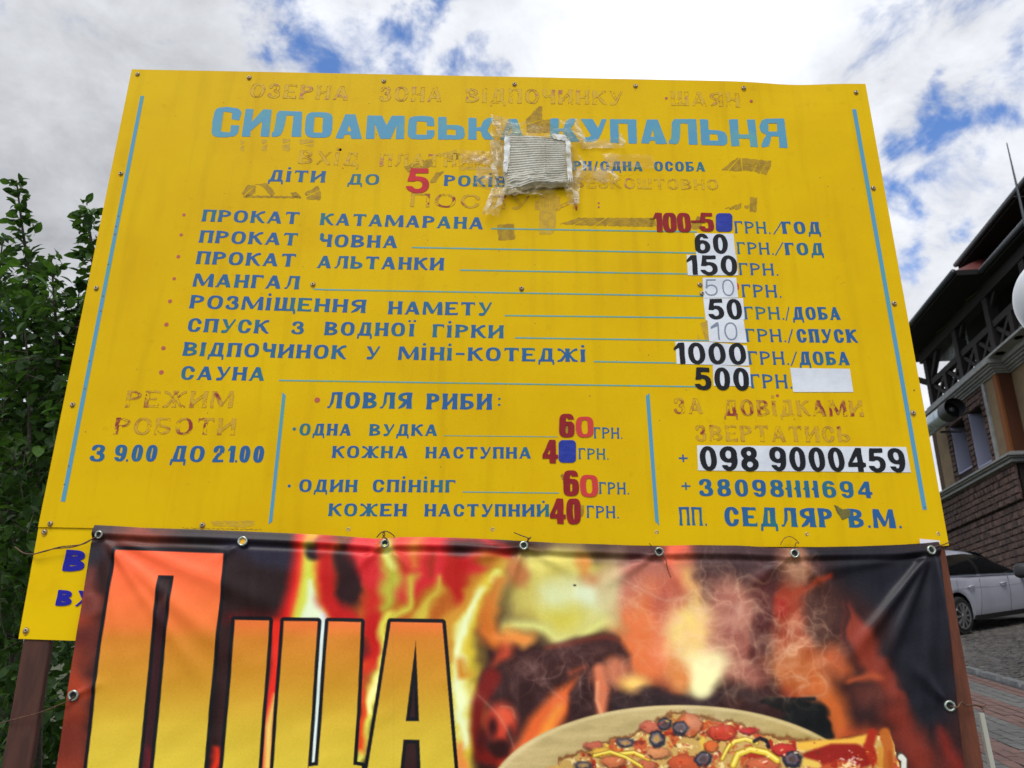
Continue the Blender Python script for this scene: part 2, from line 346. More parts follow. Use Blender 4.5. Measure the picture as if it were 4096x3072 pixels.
    if ch == '2': return U(AND(ring(w/2, .7, w/2, .31), U(rect(w*.45, .55, w*1.2, 1.2), rect(-.1, .7, w*1.2, 1.2))), f_poly([(w-t*.35, .52), (w-t*1.4, .56), (0, h*.9), (0, 0), (t, 0), (w*.5, .3)]), rect(0, 0, w, h), f_ell(t*.45, .68, t*.42, .1))
    if ch == '4': return SUB(U(rect(w*.85-t, 0, w*.85, 1), f_poly([(w*.85, 1), (w*.85-t*1.0, 1), (0, .36), (0, .2), (w, .2), (w, .2+h*1.1), (w*.85, .2+h*1.1)])), f_poly([(w*.85-t*.95, .2+h*1.1), (w*.85-t*.95, .66), (t*.75, .2+h*1.1)]))
    if ch == '5': return U(rect(w*.14, 1-h*1.15, w*.93, 1), f_poly([(w*.14, 1), (w*.14+t*.8, 1), (w*.1+t*.75, .45), (w*.02, .45)]), AND(ring(w*.48, .33, w*.52, .34), U(rect(w*.4, -.2, w*1.2, .8), rect(-.1, -.2, w*1.2, .26), f_poly([(w*.08, .45), (w*.5, .45), (w*.5, .8), (w*.08, .8)]))))
    if ch in '69':
        a = U(ring(w/2, .33, w/2, .34), AND(ring(w/2, .5, w/2, .51), U(rect(-.1, .3, w*.5, 1.1), rect(-.1, .76, w*1.1, 1.1))))
        if ch == '6': return a
        return lambda X, Y: a(w-X, 1-Y)
    if ch == '8': return U(ring(w/2, .74, w*.46, .27), ring(w/2, .28, w/2, .29))
    if ch == '-': return rect(0, .42, w, .42+h)
    if ch == '.': return f_ell(w/2, .06, w/2, .07)
    if ch == ':': return U(f_ell(w/2, .2, w/2, .07), f_ell(w/2, .62, w/2, .07))
    if ch == '/': return f_poly([(0, -.05), (T*.6, -.05), (w, 1), (w-T*.6, 1)])
    if ch == '+': return U(rect(w/2-h/2, .1, w/2+h/2, .9), rect(0, .5-h/2, w, .5+h/2))
    if ch == '"': return f_ell(w/2, .5, w/2, .5, 5)
    raise ValueError(ch)
WID = {'О': .84, '0': .62, 'С': .76, 'А': .86, 'П': .76, 'Н': .78, 'Т': .82, 'Г': .64, 'Е': .72, 'Р': .72, 'В': .78, 'Б': .76, 'Ь': .74, 'Я': .78, 'К': .80, 'М': 1.10, 'И': .84, 'Й': .84,
       'І': .27, 'і': .27, 'ї': .42, 'Л': .82, 'Д': .88, 'Ж': 1.12, 'З': .68, '3': .64, 'У': .78, 'Х': .84, 'Ч': .74, 'Ш': 1.05, 'Щ': 1.05, 'Ц': .76, '1': .40, '|': .34, '2': .62, '4': .68, '5': .64, '6': .64,
       '9': .64, '8': .64, '-': .5, '.': .14, ':': .14, '/': .42, '+': .7, ' ': .4, '"': .6}
def march(F, xs, ys):
    """polygons (list of point lists) covering F<0, row runs merged"""
    ny, nx = F.shape; ins = F < 0; V = []; Fc = []
    full = ins[:-1, :-1] & ins[1:, :-1] & ins[:-1, 1:] & ins[1:, 1:]
    any_ = ins[:-1, :-1] | ins[1:, :-1] | ins[:-1, 1:] | ins[1:, 1:]
    for j in range(ny-1):
        i = 0; row = full[j]
        idx = np.flatnonzero(np.diff(np.concatenate(([0], row.view(np.int8), [0]))))
        for a, b in zip(idx[::2], idx[1::2]):
            k = len(V); V += [(xs[a], ys[j]), (xs[b], ys[j]), (xs[b], ys[j+1]), (xs[a], ys[j+1])]; Fc.append((k, k+1, k+2, k+3))
        for i in np.flatnonzero(any_[j] & ~row):
            c = [(xs[i], ys[j], F[j, i]), (xs[i+1], ys[j], F[j, i+1]), (xs[i+1], ys[j+1], F[j+1, i+1]), (xs[i], ys[j+1], F[j+1, i])]
            out = []
            for q in range(4):
                p, r_ = c[q], c[(q+1) % 4]
                if p[2] < 0: out.append((p[0], p[1]))
                if (p[2] < 0) != (r_[2] < 0):
                    s_ = p[2]/(p[2]-r_[2]); out.append((p[0]+(r_[0]-p[0])*s_, p[1]+(r_[1]-p[1])*s_))
            if len(out) >= 3:
                k = len(V); V += out; Fc.append(tuple(range(k, k+len(out))))
    return V, Fc
STY = {   # T, H, flare, roundness, gap, step
    'serif': (.275, .15, .05, 2.5, .20), 'head': (.36, .26, .0, 5.0, .05), 'thin': (.15, .125, .045, 2.4, .22),
    'bold': (.235, .17, .0, 2.2, .12), 'cond': (.27, .16, .0, 3.2, .02), 'sans': (.31, .24, .0, 2.6, .2), 'hand': (.075, .07, 0, 2.2, .25), 'faded': (.22, .13, .03, 2.3, .22)}
YB = -0.0005          # paint sits this far in front of the sheet
_layer = [0]
def field_mesh(name, fn, x0, x1, y0, y1, step, P0, ex, ey, mat_, parent, y=YB):
    xs = np.arange(x0-step, x1+2*step, step); ys = np.arange(y0-step, y1+2*step, step)
    X, Y = np.meshgrid(xs, ys); V, Fc = march(fn(X, Y), xs, ys)
    return V, Fc
def word(text, p0, p1, hpx, style, mat_, parent, name='lettering', y=YB, rag=.006, wscale=None, hfun=None, build=True):
    """text between two photo pixels (baseline left and right), hpx = cap height in photo pixels"""
    T, H, fl, n, gap = STY[style]
    A, B = S(*p0), S(*p1); ex = (B-A); wlen = ex.length; ex.normalize()
    C = S(p0[0], p0[1]-hpx); hh = (C-A).length; ez = Vector((0, 0, 1)) - ex*ex.z; ez.normalize()
    nat = sum(WID[c]*(1.12 if style == 'faded' else 1) for c in text)+gap*(len(text)-1)
    sx = wlen/hh/nat if len(text) > 1 or wscale is None else wscale
    x = 0; mb = MB(); mo = MB(); seed = rng.uniform(0, 99)
    for c in text:
        w = WID[c]
        if c != ' ':
            g = glyph(c, w*sx, T*min(1.0, sx**.5) if style != 'head' else T, H, fl, n)
            st = 1/26 if style not in ('hand',) else 1/40
            xs = np.arange(-.12, w*sx+.16, st); ys = np.arange(-.3, 1.36, st); X, Y = np.meshgrid(xs, ys)
            Xg, Yg = X+rag*np.sin(9*Y+seed+7*x), Y+rag*np.sin(8*X+seed*1.7+5*x)
            Fg = g(Xg, Yg)
            if style == 'faded':
                wn_ = np.sin(5.1*Xg+seed+3.3*x)*np.sin(4.3*Yg+seed*2+x)+.6*np.sin(13*Xg+seed*3-x*5)*np.sin(11*Yg+seed)+.35*np.sin(29*Xg+seed)*np.sin(27*Yg+x*9)
                V, Fc = march(np.maximum(np.maximum(Fg, -.03-Fg), (wn_-.55)*.1), xs, ys); mo.add([A+ex*((v[0]+x)*hh)+ez*(v[1]*hh)+Vector((0, y*1.4, 0)) for v in V], Fc)
            if style == 'faded': Fg = np.maximum(Fg, (-wn_-.5)*.1)
            V, Fc = march(Fg, xs, ys)
            mb.add([A+ex*((v[0]+x)*hh)+ez*(v[1]*hh)+Vector((0, y, 0)) for v in V], Fc)
        x += (w+gap)*sx
    if mo.v: mo.build('ghost_outline', M_ghost, parent)
    return mb.build(name, mat_, parent) if build else mb
def dot(mb, p, rpx, y=YB, n=14, sq=1.0):
    c = S(*p); r = (S(p[0]+rpx, p[1])-c).length
    mb.add([c+Vector((math.cos(a)*r, y, math.sin(a)*r*sq)) for a in [2*math.pi*k/n for k in range(n)]], [tuple(range(n))])
def quad(pts, name, mat_, parent, y=YB, thick=0.0):
    mb = MB(); q = [S(*p)+Vector((0, y, 0)) for p in pts]
    if thick:
        b = [v+Vector((0, thick, 0)) for v in q]; n = len(q)
        mb.add(q+b, [tuple(range(n)), tuple(range(n, 2*n))[::-1]]+[(i, i+n, (i+1) % n+n, (i+1) % n) for i in range(n)])
    else: mb.add(q, [tuple(range(len(q)))])
    return mb.build(name, mat_, parent)
K_ = 1400/2212
def cA(x, y): return (x*K_, 200+y*K_)
def cB(x, y): return (1300+x*K_, 200+y*K_)
def cC(x, y): return (2600+x*K_, 200+y*K_)
def cD(x, y): return (x*K_, 1200+y*K_)
def cE(x, y): return (1300+x*K_, 1200+y*K_)
def cF(x, y): return (2600+x*K_, 1200+y*K_)
def cG(x, y): return (x*K_, 2022+y*K_)
def cH(x, y): return (1300+x*K_, 2022+y*K_)
def cI(x, y): return (2696+x*K_, 2022+y*K_)
# ================================================================== THE YELLOW SIGN BOARD
sign = empty('sign_board', (0, 0.03, 0.28), 'big yellow price board with blue hand-painted lettering on two brown posts', 'sign board')
def sheet(name, pts, mat_, nx, nz, bulge, thick=.0025, y0=0.0):
    """thin metal sheet between four photo corners (tl, tr, br, bl) with a slight buckle"""
    c = [S(*p) for p in pts]; V = []; 
    for j in range(nz+1):
        for i in range(nx+1):
            s_, t_ = i/nx, j/nz
            p = (c[0]*(1-s_)+c[1]*s_)*(1-t_)+(c[3]*(1-s_)+c[2]*s_)*t_
            if name == 'upper_panel': p.z -= .0140*max(0, math.sin(math.pi*min(1, max(0, (s_-.18)/.82))))**.7*max(0, t_-.5)*2
            p.y = y0+bulge(s_, t_); V.append(p)
    n = len(V); V2 = V+[v+Vector((0, thick, 0)) for v in V]; F = []
    id_ = lambda i, j: j*(nx+1)+i
    for j in range(nz):
        for i in range(nx):
            a = (id_(i, j), id_(i, j+1), id_(i+1, j+1), id_(i+1, j)); F.append(a); F.append(tuple(n+k for k in a[::-1]))
    for i in range(nx):
        F.append((id_(i, 0), id_(i+1, 0), n+id_(i+1, 0), n+id_(i, 0))); F.append((id_(i+1, nz), id_(i, nz), n+id_(i, nz), n+id_(i+1, nz)))
    for j in range(nz):
        F.append((id_(0, j+1), id_(0, j), n+id_(0, j), n+id_(0, j+1))); F.append((id_(nx, j), id_(nx, j+1), n+id_(nx, j+1), n+id_(nx, j)))
    return mesh_np(name, V2, F, mat_, sign, smooth=False)
def bul(s_, t_):        # a faint dent near the top right corner, well away from the lettering
    d = math.exp(-(((s_-.905)/.05)**2+((t_+.01)/.07)**2)); return .010*d
sheet('upper_panel', [(527, 277), (3462, 335), (3796, 2182), (152, 2108)], M_yellow, 90, 40, bul)
sheet('lower_panel', [(151, 2109), (1420, 2134), (1400, 2600), (70, 2555)], M_yellow2, 4, 4, lambda a, b: 0, y0=.0032)
# frame angles and posts behind the sheet
M_post = mat('brown_post_paint', rgb(66, 36, 27, 1.5), .8, var=rgb(54, 29, 22, 1.5), scale=18, vecscale=(3, 3, .5), bump=.25, bscale=40)
M_postr = mat('rust_brown_post_paint', rgb(90, 44, 24, 1.6), .75, var=rgb(68, 34, 20, 1.6), scale=14, vecscale=(3, 3, .6), bump=.25, bscale=40)
M_steel = mat('galvanised_edge', rgb(120, 122, 120, KI), .5, metal=.6)
PY = .006
def post(x0, x1, z0, z1, mt, lab, dy=.018):
    mb = MB(); mb.hexa([(x0[0], PY, z0), (x1[0], PY, z0), (x1[0], PY+dy, z0), (x0[0], PY+dy, z0), (x0[1], PY, z1), (x1[1], PY, z1), (x1[1], PY+dy, z1), (x0[1], PY+dy, z1)])
    o = mb.build('post', mt, sign, bevel=.004); tag(o, lab); return o
pl0, pl1 = S(75, 2562, PY), S(182, 2562, PY); ql0, ql1 = S(-12, 3072, PY), S(103, 3072, PY)
kx = lambda a, b, z: a.x+(b.x-a.x)*(z-a.z)/(b.z-a.z)
zt, zb = 3.10, 0.0
post((kx(pl0, ql0, zb), pl0.x), (kx(pl1, ql1, zb), pl1.x), zb, pl0.z+.25, M_post, 'dark brown weathered left post')
a0, a1 = S(3797, 2190, PY), S(3966, 3072, PY)
post((a0.x-.085, a0.x-.095), (a0.x-.001, a0.x-.013), zb, 3.05, M_postr, 'rust brown right post')
for (zz) in (S(2000, 300).z-.05, S(2000, 1150).z, S(2000, 2140).z-.012):  # lowest unseen rail is set low to block light through the board-banner gap
    mb = MB(); mb.box((S(2000, 1200).x, PY+.02, zz), (.93, 0, 0), (0, .012, 0), (0, 0, .02)); mb.build('cross_rail', M_post, sign)
pb = S(200, 1500, PY); mb = MB(); mb.box((-1.0, PY+.02, 2.45), (.02, 0, 0), (0, .014, 0), (0, 0, .62)); mb.build('edge_rail', M_post, sign)

W_ = lambda *a, **k: word(a[0], a[1], a[2], a[3], a[4], a[5], sign, **k)
def row(items, crop, style, mt, **k):
    for t, x0, y0, x1, y1, h in items: W_(t, crop(x0, y0), crop(x1, y1), h*K_, style, mt, **k)
# --- faded heading
def fade(items, crop, mt=None): row(items, crop, 'faded', mt or M_fade, rag=.012)
W_('ОЗЕРНА', cA(1575, 298), cB(205, 320), 88*K_, 'faded', M_fade, rag=.012)
fade([('ЗОНА', 345, 322, 775, 328, 92), ('ВІДПОЧИНКУ', 890, 332, 1975, 350, 90)], cB)
fade([('ШАЯН', 135, 350, 612, 362, 90)], cC)
W_('ВХіД', cA(1885, 718), cB(245, 735), 85*K_, 'faded', M_fade)
fade([('ПЛАТНИЙ', 345, 735, 1100, 742, 80)], cB)
W_('БЕЗКОШТОВНО', cB(1575, 872), cC(520, 886), 66*K_, 'faded', M_fade)
W_('ПОСЛУГИ', cB(540, 990), cB(1695, 1018), 85*K_, 'faded', M_fade2, rag=.012)
fade([('РЕЖИМ', 790, 678, 1535, 682, 105), ('РОБОТИ', 718, 850, 1555, 853, 105)], cD, M_fade2)
fade([('ЗА', 155, 718, 355, 720, 100), ('ДОВіДКАМИ', 470, 732, 1435, 736, 102), ('ЗВЕРТАТИСЬ', 292, 890, 1360, 900, 100)], cF, M_fade2)
# --- the big pale blue heading, each letter traced
q1 = lambda x, y: (800+x*.5877, 380+y*.5877); q2 = lambda x, y: (1900+x*.5877, 380+y*.5877)
HEAD = [(q1, [(100,115),(112,96),(132,87),(190,82),(255,92),(275,103),(282,120),(268,172),(215,165),(220,120),(160,112),(140,250),(205,256),(212,205),(268,208),(260,255),(235,280),(170,288),(110,285),(88,275),(80,255),(85,180)], None),
 (q1, [(312,95),(365,98),(350,188),(430,98),(488,100),(470,284),(412,282),(425,175),(345,245),(340,284),(284,282)], None),
 (q1, [(540,108),(695,114),(688,284),(622,284),(638,140),(588,138),(575,210),(560,250),(545,275),(520,284),(488,284),(490,255),(502,250),(514,190),(522,130)], None),
 (q1, [(722,150),(735,128),(760,119),(820,117),(870,121),(892,130),(902,150),(900,230),(890,268),(872,285),(840,290),(770,290),(735,283),(718,265),(714,230)], [(780,148),(838,152),(832,258),(770,256)]),
 (q1, [(990,132),(1058,132),(1102,298),(1028,298),(1026,270),(985,270),(975,296),(922,294)], [(1015,200),(1030,248),(1001,248)]),
 (q1, [(1140,140),(1240,142),(1270,208),(1305,142),(1393,143),(1388,298),(1332,300),(1340,200),(1298,298),(1228,298),(1190,195),(1186,298),(1128,298)], None),
 (q1, [(1420,175),(1430,155),(1455,146),(1520,143),(1575,148),(1592,160),(1595,212),(1545,210),(1545,182),(1475,178),(1470,270),(1545,272),(1545,240),(1596,240),(1595,275),(1575,298),(1500,302),(1440,298),(1418,282),(1413,255)], None),
 (q1, [(1622,150),(1678,150),(1678,205),(1750,205),(1782,212),(1798,230),(1802,268),(1795,292),(1770,302),(1620,303)], [(1680,232),(1740,235),(1742,275),(1678,272)]),
 (q1, [(1828,155),(1882,158),(1882,222),(1910,220),(1930,175),(1965,155),(2000,160),(1985,180),(1965,225),(1955,240),(1985,285),(2008,303),(1940,303),(1920,280),(1910,245),(1882,242),(1882,303),(1826,303)], None),
 (q2, [(228,165),(285,163),(332,305),(262,305),(255,285),(215,285),(205,305),(172,305)], [(245,215),(255,262),(232,262)]),
 (q2, [(512,160),(570,160),(570,228),(600,230),(622,178),(650,160),(688,162),(668,205),(652,228),(672,260),(700,300),(712,318),(640,318),(615,280),(600,250),(570,245),(570,308),(512,308)], None),
 (q2, [(718,163),(800,165),(838,228),(862,165),(896,165),(858,265),(838,302),(805,318),(745,320),(740,290),(775,288),(792,275)], None),
 (q2, [(918,165),(1097,167),(1102,330),(1045,330),(1038,195),(975,193),(980,328),(922,325)], None),
 (q2, [(1170,168),(1243,168),(1307,333),(1230,333),(1225,310),(1190,310),(1185,330),(1130,328)], [(1208,232),(1222,285),(1195,285)]),
 (q2, [(1355,165),(1505,165),(1516,338),(1455,337),(1448,195),(1398,192),(1395,280),(1385,325),(1365,335),(1320,330),(1322,305),(1335,300),(1340,190)], None),
 (q2, [(1530,165),(1585,168),(1590,238),(1660,242),(1700,254),(1716,285),(1718,325),(1695,344),(1540,340)], [(1595,265),(1650,268),(1655,312),(1598,310)]),
 (q2, [(1728,168),(1788,165),(1795,268),(1865,270),(1850,168),(1905,168),(1925,355),(1875,352),(1868,298),(1795,295),(1800,345),(1745,350)], None),
 (q2, [(1950,175),(1975,163),(2103,160),(2128,360),(2072,358),(2068,282),(2015,280),(2008,320),(1998,350),(1950,357),(1950,338),(1965,300),(1985,272),(1945,250),(1935,215)], [(1995,192),(2055,192),(2058,250),(1998,250)])]
for cr_, out_, hol in HEAD:
    f_ = f_poly(out_); f_ = SUB(f_, f_poly(hol)) if hol else f_; P_ = np.array(out_); st_ = 5.0
    xs = np.arange(P_[:, 0].min()-6, P_[:, 0].max()+8, st_); ys = np.arange(P_[:, 1].min()-6, P_[:, 1].max()+8, st_); X, Y = np.meshgrid(xs, ys)
    V, F = march(f_(X, Y)-.6+.8*np.sin(X*.13)*np.sin(Y*.11), xs, ys); mb = MB(); mb.add([S(*cr_(*v))+Vector((0, YB, 0)) for v in V], F); mb.build('heading_letter', M_lblue3, sign)
# --- admission lines
B_ = M_blue; kerb = 0
W_('ДіТИ', cA(1695, 830), cA(2050, 838), 72*K_, 'serif', B_)
row([('ДО', 142, 850, 340, 852, 66), ('РОКіВ', 752, 858, 1150, 868, 68)], cB, 'serif', B_)
W_('5', cB(512, 902), cB(655, 905), 155*K_, 'bold', M_red, y=-.0011)
row([('РН/ОДНА', 1570, 762, 2008, 766, 60)], cB, 'serif', M_blue)
W_('ОСОБА', cB(2082, 765), cC(350, 768), 60*K_, 'serif', M_blue)
# --- price rows
row([('ПРОКАТ', 1275, 1083, 1885, 1100, 74), ('ПРОКАТ', 1257, 1217, 1875, 1236, 77), ('ПРОКАТ', 1238, 1352, 1862, 1370, 80), ('МАНГАЛ', 1220, 1495, 1885, 1512, 82)], cA, 'serif', B_)
W_('КАТАМАРАНА', cA(2022, 1105), cB(998, 1133), 74*K_, 'serif', B_)
W_('ЧОВНА', cA(2015, 1243), cB(455, 1252), 78*K_, 'serif', B_)
W_('АЛЬТАНКИ', cA(2005, 1378), cB(748, 1392), 78*K_, 'serif', B_)
W_('РОЗМіЩЕННЯ', cD(1197, 52), cE(252, 82), 83*K_, 'serif', B_)
W_('ВОДНОї', cD(2050, 222), cE(567, 230), 84*K_, 'serif', B_)
W_('ВІДПОЧИНОК', cD(1155, 352), cE(128, 374), 86*K_, 'serif', B_)
row([('НАМЕТУ', 400, 90, 1052, 98, 82), ('ГіРКИ', 680, 235, 1126, 242, 82), ('У', 258, 373, 342, 374, 80), ('МіНі-КОТЕДЖі', 465, 378, 1648, 392, 84)], cE, 'serif', B_)
row([('СПУСК', 1182, 200, 1692, 212, 84), ('З', 1842, 214, 1918, 215, 78), ('САУНА', 1140, 503, 1668, 510, 84)], cD, 'serif', B_)
W_('ЛОВЛЯ', cE(12, 684), cE(545, 687), 102*K_, 'serif', B_)
row([('РИБИ', 642, 690, 1052, 693, 100), (':', 1092, 680, 1110, 680, 90), ('ВУДКА', 280, 857, 708, 859, 73), ('КОЖНА', 45, 997, 522, 999, 75), ('НАСТУПНА', 636, 1000, 1302, 1002, 72),
     ('СПіНіНГ', 300, 1213, 822, 1216, 78), ('КОЖЕН', 22, 1365, 513, 1367, 79), ('НАСТУПНИЙ', 630, 1367, 1415, 1369, 78)], cE, 'serif', B_)
W_('ОДНА', cD(1890, 855), cE(163, 857), 74*K_, 'serif', B_)
W_('ОДИН', cD(1888, 1212), cE(200, 1214), 78*K_, 'serif', B_)
row([('З', 565, 1018, 655, 1020, 102), ('9', 715, 1018, 790, 1020, 102), ('00', 825, 1020, 985, 1021, 103), ('ДО', 1076, 1021, 1285, 1024, 100), ('21', 1340, 1025, 1478, 1026, 104), ('00', 1508, 1026, 1662, 1028, 104)], cD, 'serif', B_)
for crop, its in [(cC, [(540, 1158, 762, 1162, 76, 782, 838, 'ГОД', 840, 1080, 1163, 76), (555, 1290, 782, 1294, 76, 792, 846, 'ГОД', 858, 1098, 1297, 76), (568, 1422, 812, 1426, 76, 0, 0, '', 0, 0, 0, 0), (586, 1562, 832, 1565, 80, 0, 0, '', 0, 0, 0, 0)]),
                  (cF, [(602, 122, 850, 124, 80, 860, 886, 'ДОБА', 905, 1207, 126, 80), (612, 264, 862, 266, 82, 874, 910, 'СПУСК', 932, 1312, 270, 84), (628, 408, 880, 410, 84, 892, 936, 'ДОБА', 947, 1264, 412, 84), (642, 557, 900, 559, 88, 0, 0, '', 0, 0, 0, 0)])]:
    for x0, y0, x1, y1, h, s0, s1, t2, u0, u1, yb, h2 in its:
        W_('ГРН.', crop(x0, y0), crop(x1, y1), h*K_, 'thin', B_)
        if s1: W_('/', crop(s0-4, y0+4), crop(s1-12, y0+5), (h+4)*K_, 'thin', B_, wscale=(s1-s0)/h/.42)
        if t2: W_(t2, crop(u0, yb-2), crop(u1, yb), h2*K_, 'serif', B_)
for x0, y0, x1, h in [(1702, 874, 1880, 70), (1605, 1006, 1792, 70), (1735, 1226, 1922, 76), (1657, 1377, 1857, 78)]:
    W_('ГРН.', cE(x0, y0), cE(x1, y0+3), h*K_, 'thin', B_)
W_('+', cF(183, 1030), cF(240, 1030), 60*K_, 'bold', B_); W_('+', cF(200, 1206), cF(258, 1206), 60*K_, 'bold', B_)
W_('38098', cF(315, 1238), cF(850, 1244), 106*K_, 'serif', B_)
W_('||||', cF(868, 1246), cF(1072, 1249), 106*K_, 'serif', B_)
W_('694', cF(1095, 1248), cF(1410, 1252), 104*K_, 'serif', B_)
W_('ПП.', cF(190, 1424), cF(360, 1426), 116*K_, 'thin', B_)
W_('СЕДЛЯР', cF(475, 1428), cF(1160, 1437), 120*K_, 'serif', B_)
W_('В.М.', cF(1262, 1438), cF(1592, 1442), 118*K_, 'serif', B_)
# navy printed words on the lower panel, partly behind the banner
word('В', cG(388, 413), cG(525, 418), 133*K_, 'sans', M_dkblue, sign, y=.0016, wscale=1.3)
word('ВХ', cG(345, 632), cG(575, 640), 98*K_, 'sans', M_dkblue, sign, y=.0016)
# --- bullets and dots
def bdot(p, r_, mt=M_brown):
    mb = MB(); dot(mb, p, r_); mb.build('bullet_dot', mt, sign)
for p, r_ in [((1163, 1042), 11), ((1145, 1168), 11), ((1127, 1306), 12), ((1101, 1445), 11)]: bdot(cA(*p), r_*K_)
for p, r_ in [((1075, 8), 13), ((1052, 155), 14), ((1033, 304), 14), ((1020, 457), 15), ((2005, 632), 18)]: bdot(cD(*p), r_*K_)
for p in [(1730, 968), (1730, 993)]: bdot(cB(*p), 7*K_)
for c_, p in [(cC, (103, 305)), (cC, (640, 322)), (cB, (95, 630)), (cF, (805, 604)), (cA, (2150, 630))]: bdot( c_(*p), 10*K_)
bdot(cD(1860, 815), 11*K_, M_blue); bdot(cD(1828, 1175), 10*K_, M_blue); bdot(cD(803, 1014), 8*K_, M_blue); bdot(cD(1492, 1019), 8*K_, M_blue)
# --- ruled lines
def line(a, b, wpx, mt=M_lblue2, name='ruled_line'):
    quad([(a[0], a[1]-wpx/2), (b[0], b[1]-wpx/2), (b[0], b[1]+wpx/2), (a[0], a[1]+wpx/2)], name, mt, sign)
for a, b in [(cB(1050, 1129), cC(298, 1150)), (cB(548, 1248), cC(290, 1283)), (cB(853, 1391), cC(236, 1415)), (cA(1980, 1511), cB(0, 1515)), (cB(0, 1515), cB(1300, 1537)), (cB(1300, 1537), cC(332, 1556)), (cE(1135, 98), cF(342, 113)),
             (cE(1200, 239), cF(370, 257)), (cE(1698, 389), cF(162, 398)), (cD(1763, 508), cE(600, 521)), (cE(600, 521), cF(352, 549))]: line(a, b, 5.2)
line(cE(748, 857), cE(1470, 865), 2.6); line(cE(868, 1213), cE(1478, 1220), 4)
for pts in [[cA(888, 290), cA(911, 290), cD(412, 1275), cD(385, 1273)], [cC(1277, 375), cC(1303, 375), cF(1750, 1325), cF(1722, 1326)],
            [cD(1786, 584), cD(1806, 602), cD(1721, 1398), cD(1697, 1418)], [cE(2050, 588), cE(2027, 607), cE(2086, 1397), cE(2112, 1427)][::-1]]:
    quad(pts, 'border_stripe', M_lblue, sign)
# --- stickers with numbers
def sticker(crop, pts, y=-.0009): return tag(quad([crop(*p) for p in pts], 'price_sticker', M_white, sign, y=y, thick=.0004), None)
def num(t, crop, x0, x1, top, bot, st='bold', mt=M_black, y=-.0014, **k):
    o = word(t, crop(x0, bot), crop(x1, bot+(x1-x0)*.012), (bot-top)*K_, st, mt, sign, name='number', y=y, **k)
    return o
sticker(cC, [(285, 1160), (527, 1162), (540, 1296), (292, 1296)]); num('60', cC, 286, 496, 1163, 1286)
sticker(cC, [(232, 1296), (546, 1296), (556, 1425), (238, 1425)]); num('150', cC, 236, 556, 1298, 1422)
sticker(cC, [(332, 1440), (545, 1440), (557, 1566), (338, 1568)]); num('50', cC, 352, 535, 1450, 1552, 'hand', M_pencil)
quad([cC(545+18*math.cos(a), 1497+26*math.sin(a)) for a in np.linspace(0, 2*math.pi, 20)[:-1]][::-1], 'old_sticker', M_red2, sign, y=-.0006)
sticker(cF, [(336, -10), (588, -10), (598, 124), (352, 130)]); num('50', cF, 372, 586, -6, 122)
sticker(cF, [(362, 130), (590, 125), (612, 272), (374, 264)], y=-.0011); num('10', cF, 388, 556, 142, 252, 'hand', M_pencil, y=-.0016)
sticker(cF, [(160, 264), (372, 266), (610, 290), (626, 416), (168, 404)]); num('1000', cF, 154, 612, 270, 404)
sticker(cF, [(396, 408), (630, 427), (638, 545), (402, 543)]); num('500', cF, 288, 632, 427, 568)
sticker(cF, [(885, 430), (1262, 436), (1284, 582), (905, 582)])
sticker(cF, [(297, 919), (1618, 930), (1648, 1090), (303, 1078)]); num('098', cF, 320, 690, 926, 1078); num('9000459', cF, 762, 1622, 930, 1080)
num('100', cC, 25, 262, 1030, 1150, 'cond', M_dkred); num('-', cC, 262, 318, 1040, 1130, 'cond', M_dkred, wscale=1.2); num('5', cC, 316, 403, 1030, 1146, 'cond', M_dkred, wscale=1.05)
num('6', cE, 1480, 1575, 720, 866, 'cond', M_dkred, wscale=1.0); num('0', cE, 1586, 1696, 738, 866, 'cond', M_red2, wscale=1.35)
num('4', cE, 1375, 1470, 884, 1032, 'cond', M_dkred, wscale=.95)
num('6', cE, 1506, 1604, 1077, 1236, 'cond', M_dkred, wscale=.95); num('0', cE, 1613, 1726, 1106, 1243, 'cond', M_red2, wscale=1.32)
num('40', cE, 1422, 1618, 1254, 1414, 'cond', M_dkred)
def rrect(crop, x0, y0, x1, y1, r_, mt):
    f = lambda X, Y: np.hypot(np.maximum(np.abs(X-(x0+x1)/2)-(x1-x0)/2+r_, 0), np.maximum(np.abs(Y-(y0+y1)/2)-(y1-y0)/2+r_, 0))-r_
    xs = np.arange(x0-6, x1+8, 4.0); ys = np.arange(y0-6, y1+8, 4.0); X, Y = np.meshgrid(xs, ys); V, F = march(f(X, Y), xs, ys)
    mb = MB(); mb.add([S(*crop(*v))+Vector((0, -.0013, 0)) for v in V], F); return mb.build('cover_sticker', mt, sign)
rrect(cC, 415, 1033, 520, 1149, 24, M_royal); rrect(cE, 1476, 886, 1586, 1028, 26, M_royal)
# --- tape residue and torn adhesive
def blotch(crop, pts, mt=M_resid, cuts=(), y=-.00025, rag=1.6, step=4.0):
    P = np.array(pts, float); f = f_poly(P); sd_ = rng.uniform(0, 60)
    cf = [f_stroke([(a[0], a[1], a[4]*.8), (a[2], a[3], a[4]*.5)]) for a in cuts]
    x0, y0 = P.min(0)-8; x1, y1 = P.max(0)+8
    xs = np.arange(x0, x1, step); ys = np.arange(y0, y1, step); X, Y = np.meshgrid(xs, ys)
    Fv = f(X+rag*np.sin(Y*.11+sd_), Y+rag*np.sin(X*.13+sd_*2))
    Fv = Fv+rag*.8*np.sin(X*.21+sd_)*np.sin(Y*.19+sd_)
    for c_ in cf: Fv = np.maximum(Fv, -c_(X, Y))
    V, F = march(Fv, xs, ys); mb = MB(); mb.add([S(*crop(*v))+Vector((0, y, 0)) for v in V], F)
    return mb.build('tape_mark', mt, sign)
blotch(cA, [(1525, 905), (1570, 850), (1620, 860), (1610, 905), (1560, 930)], cuts=[(1540, 920, 1600, 870, 12)])
blotch(cA, [(1600, 850), (1690, 842), (1740, 905), (1720, 930), (1650, 855)])
